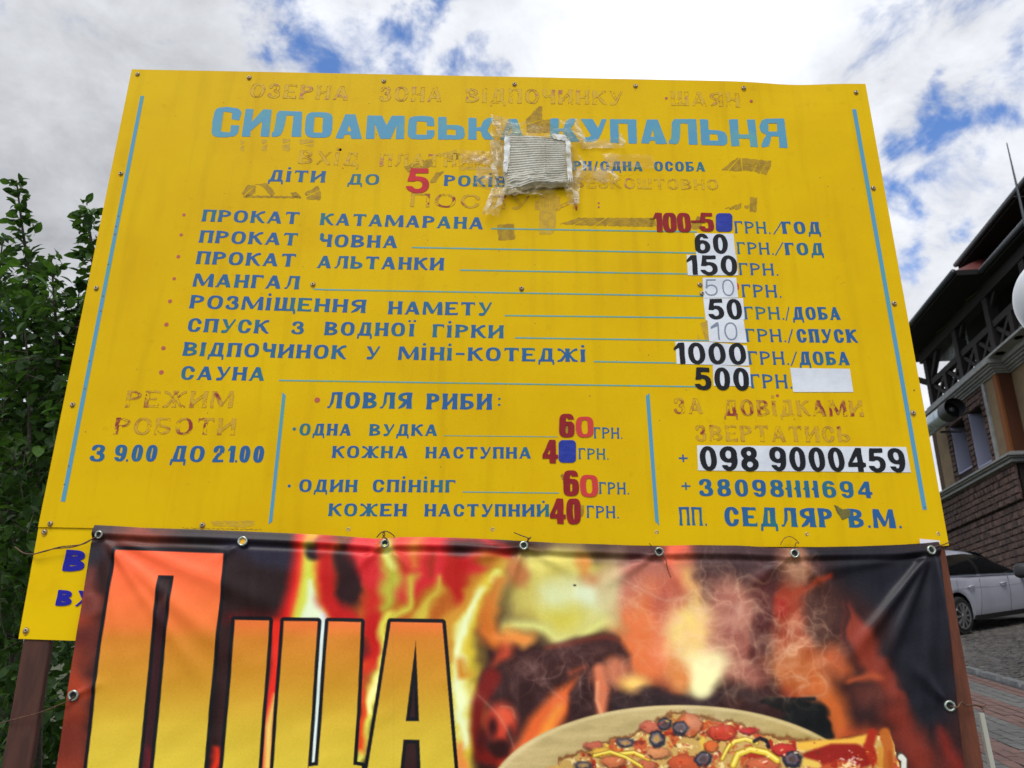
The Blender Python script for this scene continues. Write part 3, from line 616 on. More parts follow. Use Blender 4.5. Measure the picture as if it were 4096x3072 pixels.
blotch(cA, [(1540, 918), (1900, 925), (1900, 938), (1540, 932)]); blotch(cA, [(1835, 905), (1870, 895), (1905, 935), (1850, 930)])
blotch(cA, [(1925, 905), (2010, 855), (2030, 900), (2025, 948), (1940, 945)], cuts=[(1930, 930, 2030, 880, 9), (1940, 905, 2020, 915, 7)])
blotch(cB, [(1270, 440), (1350, 355), (1372, 355), (1372, 525), (1275, 525)], cuts=[(1270, 470, 1370, 440, 8), (1280, 500, 1372, 490, 6), (1330, 370, 1340, 520, 4)])
blotch(cB, [(1372, 440), (1430, 440), (1440, 520), (1372, 525)]); blotch(cB, [(505, 745), (560, 705), (675, 688), (680, 735), (600, 765), (520, 772)], M_resid, cuts=[(520, 760, 660, 700, 7), (560, 770, 640, 690, 6)])
blotch(cB, [(720, 655), (830, 630), (845, 690), (800, 690), (760, 680)], M_resid2); blotch(cB, [(810, 650), (850, 655), (840, 695), (800, 690)])
blotch(cB, [(660, 840), (700, 775), (760, 765), (720, 800), (700, 840)]); blotch(cB, [(1485, 1100), (1600, 1060), (2080, 1062), (2075, 1118), (1600, 1108)], cuts=[(1560, 1110, 1680, 1055, 7), (1630, 1110, 1700, 1055, 5), (1700, 1110, 1790, 1055, 8), (1780, 1110, 1850, 1060, 6)])
blotch(cB, [(1085, 1105), (1192, 1097), (1203, 1198), (1098, 1205)]); blotch(cB, [(1355, 900), (1460, 905), (1460, 1110), (1440, 1165), (1352, 1165)], M_resid2, cuts=[(1380, 920, 1376, 1160, 5), (1420, 930, 1416, 1150, 5)])
blotch(cB, [(850, 740), (1100, 738), (1100, 756), (850, 760)], M_resid2); blotch(cB, [(920, 840), (1080, 880), (1060, 890), (930, 850)], M_resid2)
blotch(cC, [(448, 760), (550, 680), (770, 702), (760, 745), (735, 788), (690, 780), (660, 768), (600, 762), (570, 768)], cuts=[(490, 765, 570, 675, 9), (575, 680, 585, 770, 8), (650, 770, 690, 690, 6), (580, 725, 760, 740, 5), (695, 780, 745, 700, 6), (745, 790, 770, 740, 7)])
blotch(cC, [(465, 1005), (530, 980), (580, 968), (575, 1000), (550, 1010)], cuts=[(480, 1010, 560, 965, 7), (530, 1010, 560, 970, 6)]); blotch(cC, [(632, 930), (678, 932), (672, 1024), (628, 1022)]); blotch(cC, [(592, 985), (625, 978), (622, 1002), (600, 1000)])
blotch(cF, [(1160, 1292), (1215, 1322), (1268, 1325), (1262, 1365), (1220, 1392), (1185, 1350)], mat('dark_tear', rgb(92, 84, 26, KI), .6, var=rgb(70, 66, 30, KI), scale=60), y=-.0009)
blotch(cG, [(1325, 100), (1600, 95), (1610, 120), (1560, 140), (1350, 128)], M_resid2, cuts=[(1330, 120, 1600, 105, 6), (1400, 95, 1450, 140, 8), (1500, 95, 1560, 135, 9)]); blotch(cG, [(1150, 140), (1650, 150), (1650, 155), (1150, 144)], M_resid)
blotch(cC, [(255, 1120), (300, 1050), (325, 1060), (330, 1130), (270, 1135)]); blotch(cC, [(0, 1060), (30, 1060), (40, 1110), (0, 1118)])
blotch(cE, [(1478, 800), (1560, 760), (1580, 830), (1500, 865)], M_resid); blotch(cE, [(1598, 1290), (1640, 1300), (1632, 1370), (1600, 1380)], M_resid); blotch(cE, [(1486, 1110), (1505, 1095), (1512, 1150), (1495, 1135)], M_resid)
for p in [(1520, 570, 1545, 640), (1655, 565, 1690, 640), (1785, 560, 1835, 640), (1895, 565, 1985, 610)]: blotch(cA, [(p[0], p[1]), (p[2], p[1]+4), (p[2]-4, p[3]), (p[0], p[3]-6)], M_resid2, cuts=[(p[0]-5, p[1]+40, p[2]+5, p[1]+20, 16)])
blotch(cF, [(303, 150), (368, 130), (372, 262), (300, 262)], M_resid2, cuts=[(300, 160, 340, 270, 50)])
blotch(cB, [(1500, 760), (1880, 720), (1990, 780), (1850, 800), (1650, 830)], M_yellow, rag=6)
# small scuffs
mb = MB()
for k in range(90):
    s_, t_ = rng.random(), rng.random(); p = (330+t_*-150+s_*(3100+t_*300), 300+t_*1780)
    dot(mb, p, rng.uniform(.8, 2.2), y=-.0002, n=6, sq=rng.uniform(.5, 2))
for p in [cA(750, 1050), cA(735, 1115), cA(728, 1165), cA(685, 1355), cA(653, 1555), cD(637, 70), cD(566, 385), cD(435, 1048), cD(408, 1165), cD(536, 560), cF(1668, 570), cF(1735, 1310)]: dot(mb, p, 3.2, y=-.0011, n=7)
tag(mb.build('paint_chips', mat('chip_brown', rgb(96, 80, 40, KI), .8), sign), kind='stuff')
# a twig-like stain and seam line between the sheets
# --- rivets
M_riv = mat('rivet_metal', rgb(150, 140, 122, KI), .42, metal=.55, var=rgb(96, 78, 56, KI), scale=300, bump=.2, bscale=400)
M_hole = mat('dark_hole', (.012, .011, .01, 1), .9)
def lathe(name, prof, n, mt):
    V = []; F = []
    for r_, y_ in prof: V += [(math.cos(2*math.pi*k/n)*r_, y_, math.sin(2*math.pi*k/n)*r_) for k in range(n)]
    for j in range(len(prof)-1):
        for k in range(n): F.append((j*n+k, (j+1)*n+k, (j+1)*n+(k+1) % n, j*n+(k+1) % n))
    me = bpy.data.meshes.new(name); me.from_pydata(V, [], F); me.materials.append(mt); me.update()
    me.polygons.foreach_set('use_smooth', np.ones(len(me.polygons), bool)); return me
RR = .0056
riv_me = lathe('rivet', [(RR, 0), (RR*.98, -.0012), (RR*.8, -.0030), (RR*.55, -.0036), (RR*.38, -.0034), (RR*.34, -.0012), (.0001, -.0010)], 16, M_riv)
hole_me = lathe('rivet_core', [(RR*.36, -.0016), (RR*.30, -.0020), (.0001, -.0022)], 10, M_hole)
riv = [cA(870, 153), cA(1575, 175), cA(765, 781), cA(610, 1505), cA(1978, 1482), cB(372, 197), cB(1198, 217), cB(1962, 228), cB(1242, 1508), cC(592, 240), cC(1302, 267), cC(1411, 873), cC(1543, 1602),
       cC(315, 1483), cC(328, 1540), cD(460, 661), cD(318, 1413), cD(277, 1465), cD(1280, 1423), cE(148, 1450), cE(1060, 1450), cE(2097, 1467), cF(1662, 714), cF(993, 1480), cF(1822, 1478), cG(160, 790)]
M_rd = mat('rivet_dirt', rgb(150, 118, 14, KI), .8, var=rgb(120, 88, 26, KI), scale=120, lo=.4, hi=.6)
for p in riv:
    mb = MB(); c0 = S(*p); rr_ = RR*rng.uniform(1.08, 1.25); mb.add([c0+Vector((math.cos(a)*rr_, -.0004 if p[1] < 2110 else .0022, math.sin(a)*rr_*(1.5 if math.sin(a) < 0 else 1.05))) for a in np.linspace(0, 2*math.pi, 17)[:-1]], [tuple(range(16))]); mb.build('rivet_stain', M_rd, sign)
    o = bpy.data.objects.new('rivet', riv_me); link(o); w = S(*p)
    o.parent = sign; o.location = Vector((w.x, w.y-(0.0004 if p[1] < 2110 else -.0030), w.z))-sign.location; o.rotation_euler = (rng.uniform(-.12, .12), rng.uniform(0, 6), rng.uniform(-.12, .12))
    c_ = bpy.data.objects.new('rivet_core', hole_me); link(c_); c_.parent = o

# ================================================================== CARDBOARD PATCH UNDER CLEAR TAPE
M_card = mat('ribbed_cardboard', rgb(160, 158, 148, KI), .8, var=rgb(146, 142, 130, KI), scale=22, bump=.35, bscale=120)
M_cardb = mat('torn_white_liner', rgb(176, 178, 176, KI), .7, var=rgb(150, 148, 140, KI), scale=26)
patch = empty('cardboard_patch', S(*cB(1340, 740)), 'crumpled grey corrugated cardboard square taped over the price under the blue heading', 'cardboard patch')
def fold_noise(x, z, sc, seed): return mnoise.noise(Vector((x*sc, z*sc, seed)))
def crumple_grid(name, poly, crop, nx, ny, yfun, mt, parent, edge=None, smooth=False, thick=.0):
    """grid over a quad of crop pixels (tl tr br bl), depth from yfun(s,t,x,z)"""
    c = [S(*crop(*p)) for p in poly]; V = []; F = []
    for j in range(ny+1):
        for i in range(nx+1):
            s_, t_ = i/nx, j/ny
            if edge: s_, t_ = edge(s_, t_)
            p = (c[0]*(1-s_)+c[1]*s_)*(1-t_)+(c[3]*(1-s_)+c[2]*s_)*t_
            p.y = yfun(i/nx, j/ny, p.x, p.z); V.append(p)
    for j in range(ny):
        for i in range(nx): a = j*(nx+1)+i; F.append((a, a+nx+1, a+nx+2, a+1))
    return mesh_np(name, V, F, mt, parent, smooth)
def card_y(s_, t_, x, z):
    e = min(s_, 1-s_, t_, 1-t_); lift = -.013*min(1, e/.05)
    rib = .0011*math.sin((t_+.05*s_)*2*math.pi*23)
    if .60 < s_ < .63: rib += .0016
    cr = 0
    if t_ > .70: cr = (.011*fold_noise(x, z, 34, 1.3)+.006*fold_noise(x, z, 75, 4.3))*min(1, (t_-.7)/.1)*(1-.6*s_)
    return -.008+lift-rib-cr-.003*fold_noise(x, z, 12, 9)
crumple_grid('corrugated_sheet', [(1135, 545), (1535, 575), (1560, 868), (1128, 915)], cB, 60, 120, card_y, M_card, patch,
             edge=lambda s_, t_: (s_+.015*math.sin(t_*17)*(1 if s_ in (0, 1) else 0), t_+.02*math.sin(s_*9)*(1 if t_ > .9 else .2)), smooth=True)
def torn(poly, n=26, seed=0.0, amp=.05):
    rr = random.Random(seed)
    def e(s_, t_): return (s_+(amp*math.sin(t_*23+seed) if s_ in (0.0, 1.0) else 0), t_+(amp*math.sin(s_*19+seed*2)+rr.uniform(-amp, amp)*.6 if t_ in (0.0, 1.0) else 0))
    return e
for i, q in enumerate([[(1135, 575), (1172, 590), (1165, 750), (1130, 740)], [(1128, 740), (1160, 750), (1150, 810), (1126, 800)], [(1430, 560), (1520, 575), (1525, 610), (1440, 596)], [(1515, 600), (1545, 600), (1562, 850), (1530, 856)]]):
    crumple_grid('torn_liner', q, cB, 22, 22, lambda s_, t_, x, z, k=i: -.0235-.003*fold_noise(x, z, 60, k), M_cardb, patch, edge=torn(q, seed=i*1.7), smooth=False)
# clear tape
MT = bpy.data.materials.new('clear_tape'); MT.use_nodes = True
def tape_mat():
    nt = MT.node_tree; N = nt.nodes; L = nt.links; b = N['Principled BSDF']
    b.inputs['Base Color'].default_value = rgb(200, 190, 160, 1.3); b.inputs['Roughness'].default_value = .16; b.inputs['Specular IOR Level'].default_value = .9
    tr = N.new('ShaderNodeBsdfTransparent'); tr.inputs[0].default_value = (.97, .95, .90, 1); mx = N.new('ShaderNodeMixShader')
    n = N.new('ShaderNodeTexNoise'); n.inputs['Scale'].default_value = 22; n.inputs['Detail'].default_value = 3; g = N.new('ShaderNodeNewGeometry'); L.new(g.outputs['Position'], n.inputs['Vector'])
    mr = N.new('ShaderNodeMapRange'); mr.inputs[1].default_value = .42; mr.inputs[2].default_value = .70; mr.inputs[3].default_value = .06; mr.inputs[4].default_value = .42
    L.new(n.outputs[0], mr.inputs[0]); L.new(mr.outputs[0], mx.inputs[0]); L.new(tr.outputs[0], mx.inputs[1]); L.new(b.outputs[0], mx.inputs[2]); L.new(mx.outputs[0], N['Material Output'].inputs[0])
tape_mat()
tapes = [[(1050, 440), (1160, 470), (1240, 560), (1090, 570)], [(1480, 600), (1560, 600), (1590, 880), (1530, 870)], [(1050, 440), (1180, 470), (1160, 900), (1060, 870)], [(1050, 470), (1500, 520), (1560, 600), (1100, 580)], [(1500, 520), (1585, 560), (1620, 860), (1520, 870)], [(1470, 470), (1600, 470), (1650, 620), (1560, 610)],
         [(1080, 880), (1250, 890), (1240, 930), (1060, 960)], [(1085, 860), (1150, 900), (1100, 1080), (990, 1060)], [(1150, 900), (1460, 880), (1450, 935), (1180, 945)], [(1500, 860), (1610, 860), (1600, 1000), (1540, 1000)],
         [(850, 640), (1130, 650), (1130, 740), (870, 720)], [(1560, 740), (1790, 745), (1840, 850), (1560, 830)], [(1750, 660), (2060, 670), (2100, 760), (1780, 740)], [(1600, 580), (1880, 560), (1885, 625), (1620, 630)], [(960, 740), (1110, 760), (1100, 860), (950, 850)],
         [(1040, 600), (1110, 600), (1120, 700), (1045, 690)], [(1280, 520), (1440, 520), (1470, 600), (1290, 590)]]
for i, q in enumerate(tapes):
    flat = i in (10, 11, 12, 13, 14)
    amp = .0022 if flat else .009
    crumple_grid('clear_tape', q, cB, 12, 12, lambda s_, t_, x, z, k=i, a=amp, f=flat: (-.004 if f else -.016)-a*abs(fold_noise(x, z, 38, k*1.1))*2.2, MT, patch, edge=torn(q, seed=i*2.3+.4, amp=.035), smooth=False)
# curled loose slivers of tape at the corners of the patch
M_tw = mat('milky_tape', rgb(214, 208, 188, KI), .3, spec=.8, alpha=.38)
for pts in [[(1055, 440), (1075, 500), (1130, 520), (1180, 545)], [(1060, 470), (1090, 480), (1110, 560), (1160, 560)], [(1580, 465), (1590, 520), (1620, 570), (1650, 625)], [(1540, 520), (1600, 560), (1640, 610)],
            [(1600, 700), (1640, 760), (1600, 800), (1580, 850)], [(1040, 630), (1075, 615), (1110, 640)], [(1100, 720), (1060, 760), (1100, 850)], [(1520, 880), (1580, 920), (1590, 990), (1550, 1000)], [(1060, 900), (1040, 990), (1010, 1050)], [(1130, 900), (1100, 1000), (1060, 1030)],
            [(1860, 560), (1880, 600), (1870, 630), (1800, 620)], [(1780, 770), (1830, 820), (1835, 850)]]:
    mb = MB(); P = []
    for k in range(len(pts)-1):
        for q in range(6):
            t = q/6; P.append((pts[k][0]*(1-t)+pts[k+1][0]*t+rng.uniform(-2, 2), pts[k][1]*(1-t)+pts[k+1][1]*t))
    V = []
    for k, p in enumerate(P):
        w_ = 4+13*math.sin(math.pi*k/len(P))
        for sgn in (-1, 1): 
            v = S(*cB(p[0]+sgn*w_, p[1])); v.y = -.015-.006*abs(math.sin(k*.45+sgn)); V.append(v)
    mb.add(V, [(2*k, 2*k+1, 2*k+3, 2*k+2) for k in range(len(P)-1)]); mb.build('curled_tape', M_tw, patch)

# ================================================================== THE PRINTED VINYL BANNER
banner = empty('pizza_banner', (0, -.012, 1.0), 'fire printed vinyl banner with big orange letters and a pizza, below the yellow board', 'banner')
def conv(crop, pts): return [crop(*p[:2])+tuple(p[2:]) for p in pts]
TOP = conv(cG, [(595, 122), (720, 128), (900, 140), (1300, 152), (1560, 163), (1850, 176), (2054, 186)]) + conv(cH, [(130, 194), (330, 210), (440, 200), (620, 198), (820, 203), (1050, 212), (1260, 224), (1500, 238), (1750, 244), (2050, 256), (2212, 252)]) + \
      conv(cI, [(130, 249), (400, 252), (700, 268), (900, 262), (1200, 256), (1450, 246), (1600, 236), (1676, 228)])
tx = np.array([p[0] for p in TOP]); ty = np.array([p[1] for p in TOP])
NXB = 1240
LT, LB = cG(595, 122), cG(355, 1659); RT, RB = cI(1676, 228), cI(1832, 1659)
rows = np.concatenate([np.arange(0, 985, 2.9)/972.0, np.linspace(985, 1800, 24)[1:]/972.0]); NYB = len(rows)
sg = np.linspace(0, 1, NXB); Sg, Tg = np.meshgrid(sg, rows)
topx = tx[0]+(tx[-1]-tx[0])*sg; topy = np.interp(topx, tx, ty)
ker = np.hanning(19); ker /= ker.sum(); topy = np.convolve(np.pad(topy, 9, 'edge'), ker, 'valid')
Lx = LT[0]+(LB[0]-LT[0])*Tg; Rx = RT[0]+(RB[0]-RT[0])*Tg
PX = Lx+(Rx-Lx)*Sg; PYY = topy[None, :]+(3072-topy[None, :])*Tg
cx_, cy_ = PX, PYY
# ---- the print, painted in photograph pixels with a little turbulence
def fbm(X, Y, sc, oct_=4, seed=0, rough=.55):
    r_ = np.zeros_like(X); a = 1; tot = 0
    for o_ in range(oct_):
        g = np.random.default_rng(seed*31+o_).random((64, 64)); u = X/sc*(2**o_)+seed*7.3; v = Y/sc*(2**o_)+seed*3.1
        iu, iv = np.floor(u).astype(int), np.floor(v).astype(int); fu, fv = u-iu, v-iv; fu = fu*fu*(3-2*fu); fv = fv*fv*(3-2*fv)
        q = lambda a_, b_: g[b_ % 64, a_ % 64]
        r_ += a*((q(iu, iv)*(1-fu)+q(iu+1, iv)*fu)*(1-fv)+(q(iu, iv+1)*(1-fu)+q(iu+1, iv+1)*fu)*fv); tot += a; a *= rough
    return r_/tot
WX = PX+(fbm(PX, PYY, 110, 3, 1, .45)-.5)*80; WY = PYY+(fbm(PX, PYY*.7, 130, 3, 2, .45)-.5)*100
COL = np.zeros(PX.shape+(3,))
COL[:] = (40, 22, 22)
def blend(m_, c): 
    for i in range(3): COL[..., i] += (c[i]-COL[..., i])*m_
def segdist(X, Y, pts):
    d = np.full(X.shape, 1e9)
    for (ax, ay, aw), (bx, by, bw) in zip(pts[:-1], pts[1:]):
        ex, ey = bx-ax, by-ay; t = np.clip(((X-ax)*ex+(Y-ay)*ey)/(ex*ex+ey*ey+1e-9), 0, 1)
        d = np.minimum(d, np.hypot(X-ax-ex*t, Y-ay-ey*t)-(aw+(bw-aw)*t)/2)
    return d
def stroke(crop, pts, c, soft=30, a=1.0, warp=True):
    P = [crop(p[0], p[1])+(p[2]*K_,) for p in pts]; s_ = soft*K_*(.9 if warp else 1)*(1.55 if (warp and crop is cI) else 1)
    xs_, ys_ = [p[0] for p in P], [p[1] for p in P]; m_ = max(p[2] for p in P)/2+s_*1.2+45
    j0, j1 = np.searchsorted(rows*972+2110, [min(ys_)-m_-40, max(ys_)+m_+40]); i0 = int(max(0, (min(xs_)-m_-420)/3700*NXB-60)); i1 = int(min(NXB, (max(xs_)+m_-180)/3500*NXB+90))
    j0 = max(0, j0-12); j1 = min(NYB, j1+12)
    X, Y = (WX, WY) if warp else (PX, PYY); X, Y = X[j0:j1, i0:i1], Y[j0:j1, i0:i1]
    if X.size == 0: return
    if len(P) == 1: P = P*2
    d = segdist(X, Y, P); m = np.clip(.5-d/(2*s_), 0, 1); m = m*m*(3-2*m)*a
    sub = COL[j0:j1, i0:i1]
    for i in range(3): sub[..., i] += (c[i]-sub[..., i])*m
def ell(crop, x, y, rx, ry, c, soft=20, a=1.0, warp=True, ang=0):
    X, Y = (WX, WY) if warp else (PX, PYY); px, py = crop(x, y); s_ = soft*K_
    u, v = X-px, Y-py
    if ang: u, v = u*math.cos(ang)+v*math.sin(ang), -u*math.sin(ang)+v*math.cos(ang)
    rx, ry = rx*K_, ry*K_; d = (np.sqrt((u/rx)**2+(v/ry)**2)-1)*min(rx, ry)
    m = np.clip(.5-d/(2*s_), 0, 1); blend(m*m*(3-2*m)*a, c)
G_, H_, I_ = cG, cH, cI
# left strip and the dark ground
stroke(G_, [(560, 100, 180), (520, 450, 180)], (42, 38, 44), 60); stroke(G_, [(500, 560, 260), (430, 1000, 260), (380, 1659, 300)], (112, 46, 30), 90)
stroke(G_, [(590, 380, 60), (560, 620, 120)], (96, 50, 44), 50); ell(G_, 540, 850, 90, 60, (78, 34, 30), 60); ell(G_, 500, 1150, 100, 70, (128, 50, 30), 60); ell(G_, 430, 1500, 110, 120, (92, 38, 28), 70)
stroke(G_, [(600, 165, 120), (2300, 240, 130)], (26, 21, 25), 40); ell(G_, 870, 200, 170, 60, (112, 50, 36), 80); stroke(G_, [(1450, 300, 200), (1850, 330, 200)], (34, 30, 42), 60)
stroke(G_, [(1420, 450, 300), (1800, 560, 330)], (30, 17, 17), 60); stroke(G_, [(1450, 720, 90), (1750, 700, 90)], (66, 22, 24), 50); stroke(G_, [(1040, 600, 100), (900, 1659, 120)], (44, 20, 24), 40); ell(G_, 1050, 570, 30, 40, (70, 45, 40), 30)
stroke(G_, [(1350, 900, 60), (1320, 1659, 90)], (30, 16, 16), 30); stroke(G_, [(1350, 1540, 40), (1340, 1659, 60)], (170, 40, 22), 30); stroke(G_, [(940, 1560, 60), (930, 1659, 80)], (80, 22, 30), 40)
# flame one
stroke(G_, [(1990, 150, 260), (1985, 330, 250), (1960, 520, 270), (1960, 700, 380)], (176, 30, 26), 50, warp=False); stroke(G_, [(1750, 760, 90), (1750, 1000, 80), (1700, 1300, 60), (1680, 1659, 80)], (186, 40, 28), 30, warp=False)
stroke(G_, [(1975, 170, 110), (1975, 300, 120), (1960, 480, 130), (1970, 700, 260)], (186, 130, 50), 40, warp=False); stroke(G_, [(1955, 260, 50), (1950, 420, 60), (1950, 560, 110), (1965, 720, 230)], (176, 180, 70), 30, warp=False)
stroke(G_, [(1960, 480, 20), (1975, 600, 70), (1985, 720, 190)], (190, 200, 170), 28, warp=False); stroke(G_, [(1740, 1200, 20), (1700, 1400, 50), (1690, 1659, 50)], (196, 170, 90), 26, warp=False)
stroke(G_, [(2044, 700, 44), (2022, 1100, 40), (1982, 1620, 34)], (186, 196, 190), 8, warp=False)
stroke(G_, [(2180, 260, 60), (2140, 560, 80)], (30, 16, 18), 30)
# flames between
stroke(H_, [(-60, 240, 120), (60, 230, 110)], (30, 18, 22), 40); stroke(H_, [(0, 215, 90), (70, 230, 90)], (160, 34, 36), 40)
stroke(H_, [(500, 420, 900), (620, 520, 900)], (146, 78, 26), 120); stroke(H_, [(20, 300, 90), (0, 620, 120), (120, 700, 180)], (150, 24, 22), 60)
stroke(H_, [(170, 300, 190), (150, 560, 180)], (34, 14, 16), 40); stroke(H_, [(330, 250, 100), (290, 500, 60), (290, 1000, 110)], (158, 28, 24), 50)
stroke(H_, [(180, 205, 90), (320, 215, 60)], (34, 20, 24), 30); stroke(H_, [(520, 240, 700), (1100, 290, 160)], (166, 36, 40), 60)
stroke(H_, [(420, 210, 70), (440, 420, 100), (370, 600, 80), (300, 720, 20)], (150, 146, 52), 55); stroke(H_, [(420, 230, 50), (440, 330, 50)], (182, 180, 100), 30)
stroke(H_, [(560, 200, 90), (560, 350, 50)], (170, 96, 44), 50)
stroke(H_, [(540, 430, 50), (520, 620, 60), (440, 700, 60)], (168, 158, 60), 45); stroke(H_, [(710, 480, 30), (700, 600, 60), (620, 700, 120)], (168, 148, 56), 50); stroke(H_, [(660, 300, 50), (640, 450, 30)], (130, 40, 24), 40)
stroke(H_, [(820, 300, 140), (820, 480, 130), (850, 640, 60)], (142, 24, 18), 45); ell(H_, 890, 235, 110, 50, (40, 20, 22), 45); ell(H_, 1040, 235, 70, 25, (60, 24, 24), 30)
stroke(H_, [(1000, 330, 120), (1100, 340, 100)], (150, 90, 36), 50)
stroke(H_, [(300, 700, 100), (330, 900, 60)], (152, 24, 22), 40); stroke(H_, [(400, 680, 60), (350, 950, 60), (310, 1100, 90), (270, 1400, 90), (220, 1640, 60)], (186, 180, 76), 36); stroke(H_, [(330, 1020, 30), (300, 1150, 40), (280, 1300, 40)], (214, 208, 140), 24)
stroke(H_, [(250, 980, 40), (240, 1200, 50), (220, 1560, 60)], (182, 60, 26), 34)
stroke(H_, [(1120, 350, 60), (1010, 500, 120), (900, 800, 190), (860, 1150, 220), (840, 1659, 240)], (178, 158, 54), 70); stroke(H_, [(900, 560, 40), (800, 760, 60), (790, 1000, 50)], (168, 120, 44), 50)
stroke(H_, [(970, 560, 40), (900, 760, 70), (850, 960, 70), (880, 1200, 90), (860, 1500, 60)], (198, 204, 160), 45); stroke(H_, [(1060, 420, 20), (1040, 500, 40)], (196, 196, 110), 30)
stroke(H_, [(1080, 500, 60), (1060, 700, 120), (1080, 880, 110)], (166, 92, 36), 50); stroke(H_, [(860, 1010, 40), (900, 1100, 60)], (168, 110, 36), 40); stroke(H_, [(830, 1500, 40), (880, 1659, 90)], (190, 120, 60), 40)
ell(H_, 1530, 560, 400, 310, (170, 158, 84), 130); ell(H_, 1340, 340, 130, 60, (196, 186, 104), 70); ell(H_, 1200, 410, 90, 110, (154, 98, 58), 60)
ell(H_, 1640, 600, 170, 130, (184, 190, 160), 110); ell(H_, 1430, 600, 90, 110, (180, 184, 140), 80); ell(H_, 1500, 700, 150, 60, (172, 162, 72), 60); stroke(H_, [(1640, 320, 90), (1650, 430, 40)], (176, 120, 60), 50); ell(H_, 1700, 480, 70, 50, (150, 90, 56), 60, .7)
stroke(H_, [(1180, 780, 60), (1600, 820, 80), (1800, 760, 80)], (182, 180, 110), 50); stroke(H_, [(1180, 820, 90), (1250, 880, 100)], (170, 130, 66), 50)
ell(H_, 2020, 500, 240, 240, (146, 88, 76), 110); ell(H_, 2000, 290, 230, 60, (54, 30, 30), 55); ell(H_, 2050, 860, 220, 330, (186, 100, 58), 100); ell(H_, 1820, 560, 60, 180, (176, 176, 130), 70, .8)
stroke(H_, [(1150, 900, 60), (1100, 1050, 120)], (150, 60, 40), 50)
# charred log: an arch with glowing hollows
NW = False
stroke(H_, [(1120, 860, 60), (1250, 880, 80)], (196, 120, 60), 60)
stroke(H_, [(1060, 1120, 150), (1150, 1060, 170), (1380, 1000, 170), (1600, 930, 190), (1800, 880, 130), (1880, 960, 90), (1900, 1060, 50)], (50, 29, 28), 34, 1, NW)
stroke(H_, [(1400, 900, 20), (1520, 880, 30), (1640, 850, 26), (1760, 830, 30), (1850, 850, 20)], (92, 40, 30), 22, .8, NW)
stroke(H_, [(1200, 1150, 190), (1330, 1170, 150), (1260, 1300, 110), (1225, 1480, 50)], (44, 25, 25), 36, 1, NW)
stroke(H_, [(1050, 1090, 120), (975, 1250, 90), (955, 1420, 70), (990, 1580, 90), (1110, 1610, 90), (1200, 1530, 50)], (92, 22, 18), 34, 1, NW)
ell(H_, 1110, 1370, 100, 120, (160, 54, 38), 46, 1, NW); ell(H_, 1140, 1330, 50, 50, (184, 76, 50), 30, .8, NW); ell(H_, 1110, 1540, 60, 56, (38, 14, 14), 30, 1, NW); ell(H_, 1060, 1400, 30, 60, (52, 18, 18), 24, 1, NW); ell(H_, 985, 1480, 28, 70, (58, 16, 14), 24, 1, NW); ell(H_, 1170, 1450, 22, 50, (60, 22, 20), 20, 1, NW)
stroke(H_, [(1640, 1090, 50), (1500, 1230, 150), (1370, 1400, 190), (1260, 1580, 150)], (186, 88, 46), 44, 1, NW); stroke(H_, [(1480, 1280, 50), (1410, 1400, 70), (1340, 1540, 60)], (206, 130, 56), 38, .9, NW); stroke(H_, [(1550, 1060, 40), (1640, 1020, 30)], (120, 60, 44), 24, .8, NW)
stroke(H_, [(1640, 1080, 60), (1600, 1200, 120), (1600, 1330, 120), (1660, 1430, 60)], (40, 23, 24), 26, 1, NW); stroke(H_, [(1730, 1040, 80), (1750, 1160, 90), (1745, 1330, 50)], (176, 100, 70), 28, 1, NW); stroke(H_, [(1720, 1120, 20), (1715, 1230, 24), (1750, 1330, 16)], (206, 140, 104), 14, .8, NW); ell(H_, 1840, 1050, 90, 90, (160, 96, 70), 50, 1, NW)
stroke(H_, [(1870, 1250, 130), (2250, 1250, 120)], (36, 26, 27), 22, 1, NW); ell(H_, 1950, 1125, 80, 50, (214, 176, 96), 46, 1, NW); ell(H_, 2150, 900, 80, 160, (190, 104, 70), 70); stroke(H_, [(2130, 1175, 30), (2250, 1175, 30)], (90, 46, 36), 26, 1, NW)
stroke(H_, [(1130, 1640, 50), (1250, 1670, 100)], (160, 46, 28), 46, 1, NW)
# right half
ell(I_, 60, 330, 110, 130, (176, 76, 54), 60); ell(I_, 60, 500, 110, 120, (176, 96, 76), 60); ell(I_, -40, 640, 90, 150, (152, 78, 62), 60)
ell(I_, 380, 370, 280, 160, (52, 36, 38), 70); ell(I_, 250, 560, 130, 120, (74, 46, 42), 70); stroke(I_, [(90, 420, 60), (110, 560, 50), (150, 760, 100), (180, 950, 160)], (188, 150, 82), 55)
ell(I_, 340, 800, 190, 290, (124, 72, 62), 70); ell(I_, 100, 820, 130, 190, (206, 180, 110), 80); ell(I_, 190, 1060, 160, 130, (214, 212, 160), 70); ell(I_, 30, 1080, 80, 90, (178, 110, 60), 60); ell(I_, 480, 1060, 110, 110, (128, 78, 68), 60)
stroke(I_, [(-200, 1232, 70), (560, 1222, 60)], (42, 30, 32), 26); ell(I_, 560, 620, 80, 200, (64, 30, 30), 60); ell(I_, 560, 960, 50, 160, (70, 32, 30), 50)
stroke(I_, [(760, 560, 200), (760, 800, 220), (780, 960, 220), (800, 1120, 220)], (118, 44, 28), 45); ell(I_, 800, 1020, 180, 130, (142, 74, 38), 80); ell(I_, 700, 620, 60, 60, (126, 32, 26), 50); ell(I_, 760, 400, 110, 130, (116, 78, 60), 60)
stroke(I_, [(950, 560, 160), (960, 760, 190), (1000, 900, 100)], (48, 27, 24), 45); stroke(I_, [(1200, 350, 400), (1560, 500, 500), (1560, 900, 420), (1640, 1250, 300)], (20, 20, 27), 70); stroke(I_, [(880, 280, 90), (1600, 300, 90)], (20, 18, 24), 50)
